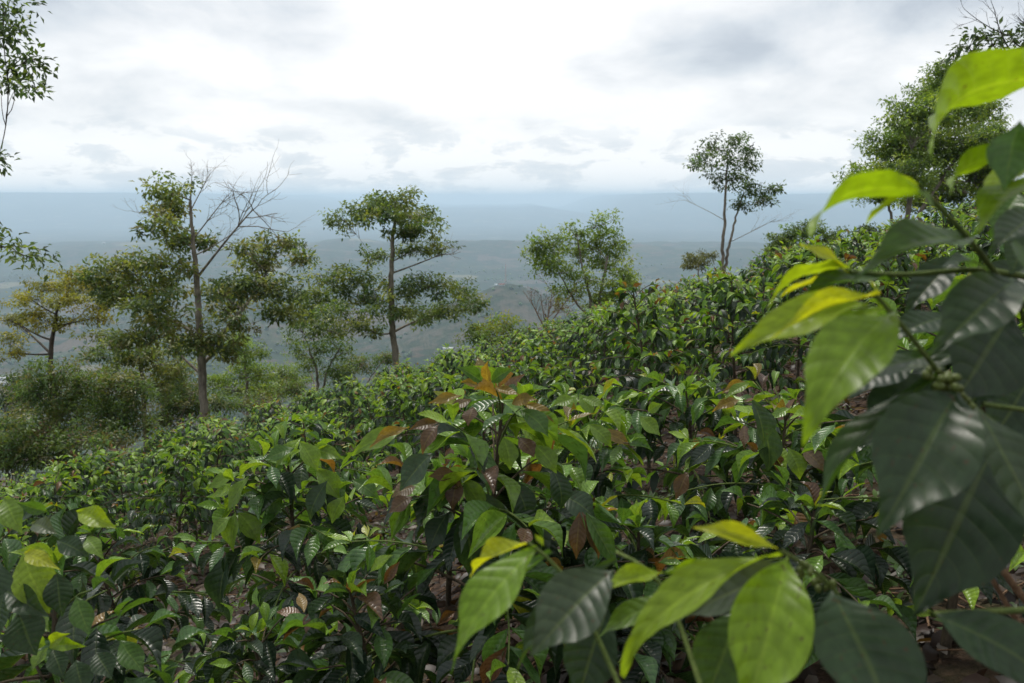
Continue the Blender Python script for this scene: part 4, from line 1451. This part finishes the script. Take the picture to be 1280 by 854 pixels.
# ------------------------------------------------------------------ litter and weeds
def litter():
    rng = np.random.default_rng(31)
    n = 15000
    Y = 0.8 + 11 * rng.random(n) ** 0.8
    X = Y * rng.uniform(-0.72, 0.72, n)
    P = np.stack([X, Y, H(X, Y) + rng.uniform(0.006, 0.03, n)], 1)
    D = rng.normal(0, 1, (n, 3)) * np.array([1, 1, 0.25])
    N = np.array([0, 0, 1.0]) + rng.normal(0, 0.35, (n, 3))
    L = rng.uniform(0.05, 0.13, n)
    cc = np.array([(0.06, 0.036, 0.024), (0.10, 0.066, 0.043), (0.035, 0.022, 0.016), (0.14, 0.105, 0.075), (0.055, 0.03, 0.022)])
    C = cc[rng.integers(0, 5, n)] * rng.uniform(0.4, 0.9, (n, 1))
    o = link('leaf_litter', leaves_mesh('leaf_litter', P, D, N, L, L * 0.5, C, M_TREE, 8))
    tag(o, 'brown fallen leaves covering the soil under the coffee', 'leaf litter', kind='stuff')
    # low weeds
    n = 900
    Y = 1.2 + 10 * rng.random(n) ** 0.8
    X = Y * rng.uniform(-0.72, 0.72, n)
    k = fbm(X * 0.7 + 9, Y * 0.7, 3) > 0.42
    X, Y = X[k], Y[k]
    m = len(X)
    q = 14
    az = rng.uniform(0, 6.28, (m, q))
    el = rng.uniform(0.15, 1.1, (m, q))
    D = np.stack([np.cos(az) * np.cos(el), np.sin(az) * np.cos(el), np.sin(el)], -1).reshape(-1, 3)
    P = np.repeat(np.stack([X, Y, H(X, Y)], 1), q, axis=0) + D * rng.uniform(0.01, 0.13, (m * q, 1))
    L = rng.uniform(0.03, 0.075, m * q)
    C = np.array([(0.06, 0.12, 0.025), (0.09, 0.16, 0.03), (0.05, 0.09, 0.025)])[rng.integers(0, 3, m * q)] * rng.uniform(0.7, 1.2, (m * q, 1))
    N = np.array([0, 0, 1.0]) + rng.normal(0, 0.4, (m * q, 3))
    o = link('weeds', leaves_mesh('weeds', P, D + np.array([0, 0, -0.4]), N, L, L * 0.55, C, M_TREE, 8))
    tag(o, 'small bright green weeds sprouting through the litter', 'weeds', kind='stuff')
    # fallen sticks
    T = Tubes()
    for _ in range(500):
        Yk = 1.0 + 8 * rng.random()
        Xk = Yk * rng.uniform(-0.7, 0.7)
        a = rng.uniform(0, 6.28)
        Lk = rng.uniform(0.1, 0.5)
        xs = Xk + np.cos(a) * np.linspace(0, Lk, 4)
        ys = Yk + np.sin(a) * np.linspace(0, Lk, 4)
        zs = H(xs, ys) + 0.02 + rng.uniform(0, 0.04, 4)
        T.add(np.stack([xs, ys, zs], 1), np.linspace(0.005, 0.003, 4), 4)
    o = link('fallen_twigs', T.mesh('fallen_twigs', M_DRYTWIG))
    tag(o, 'dry fallen twigs strewn over the litter between the bushes', 'twigs', kind='stuff')


litter()


# ------------------------------------------------------------------ haze
def haze():
    m, t, out = new_mat('haze')
    v = t.nodes.new('ShaderNodeVolumePrincipled')
    v.inputs['Color'].default_value = (0.635, 0.82, 1.0, 1)
    v.inputs['Density'].default_value = 1.05e-4
    v.inputs['Anisotropy'].default_value = 0.35
    t.links.new(v.outputs[0], out.inputs['Volume'])
    S = 36000
    o = link('haze', boxes_mesh('haze', [(-S, S, -S, S, -900, 140)], m))
    tag(o, 'pale blue haze filling the valley air', 'haze', kind='stuff')


haze()
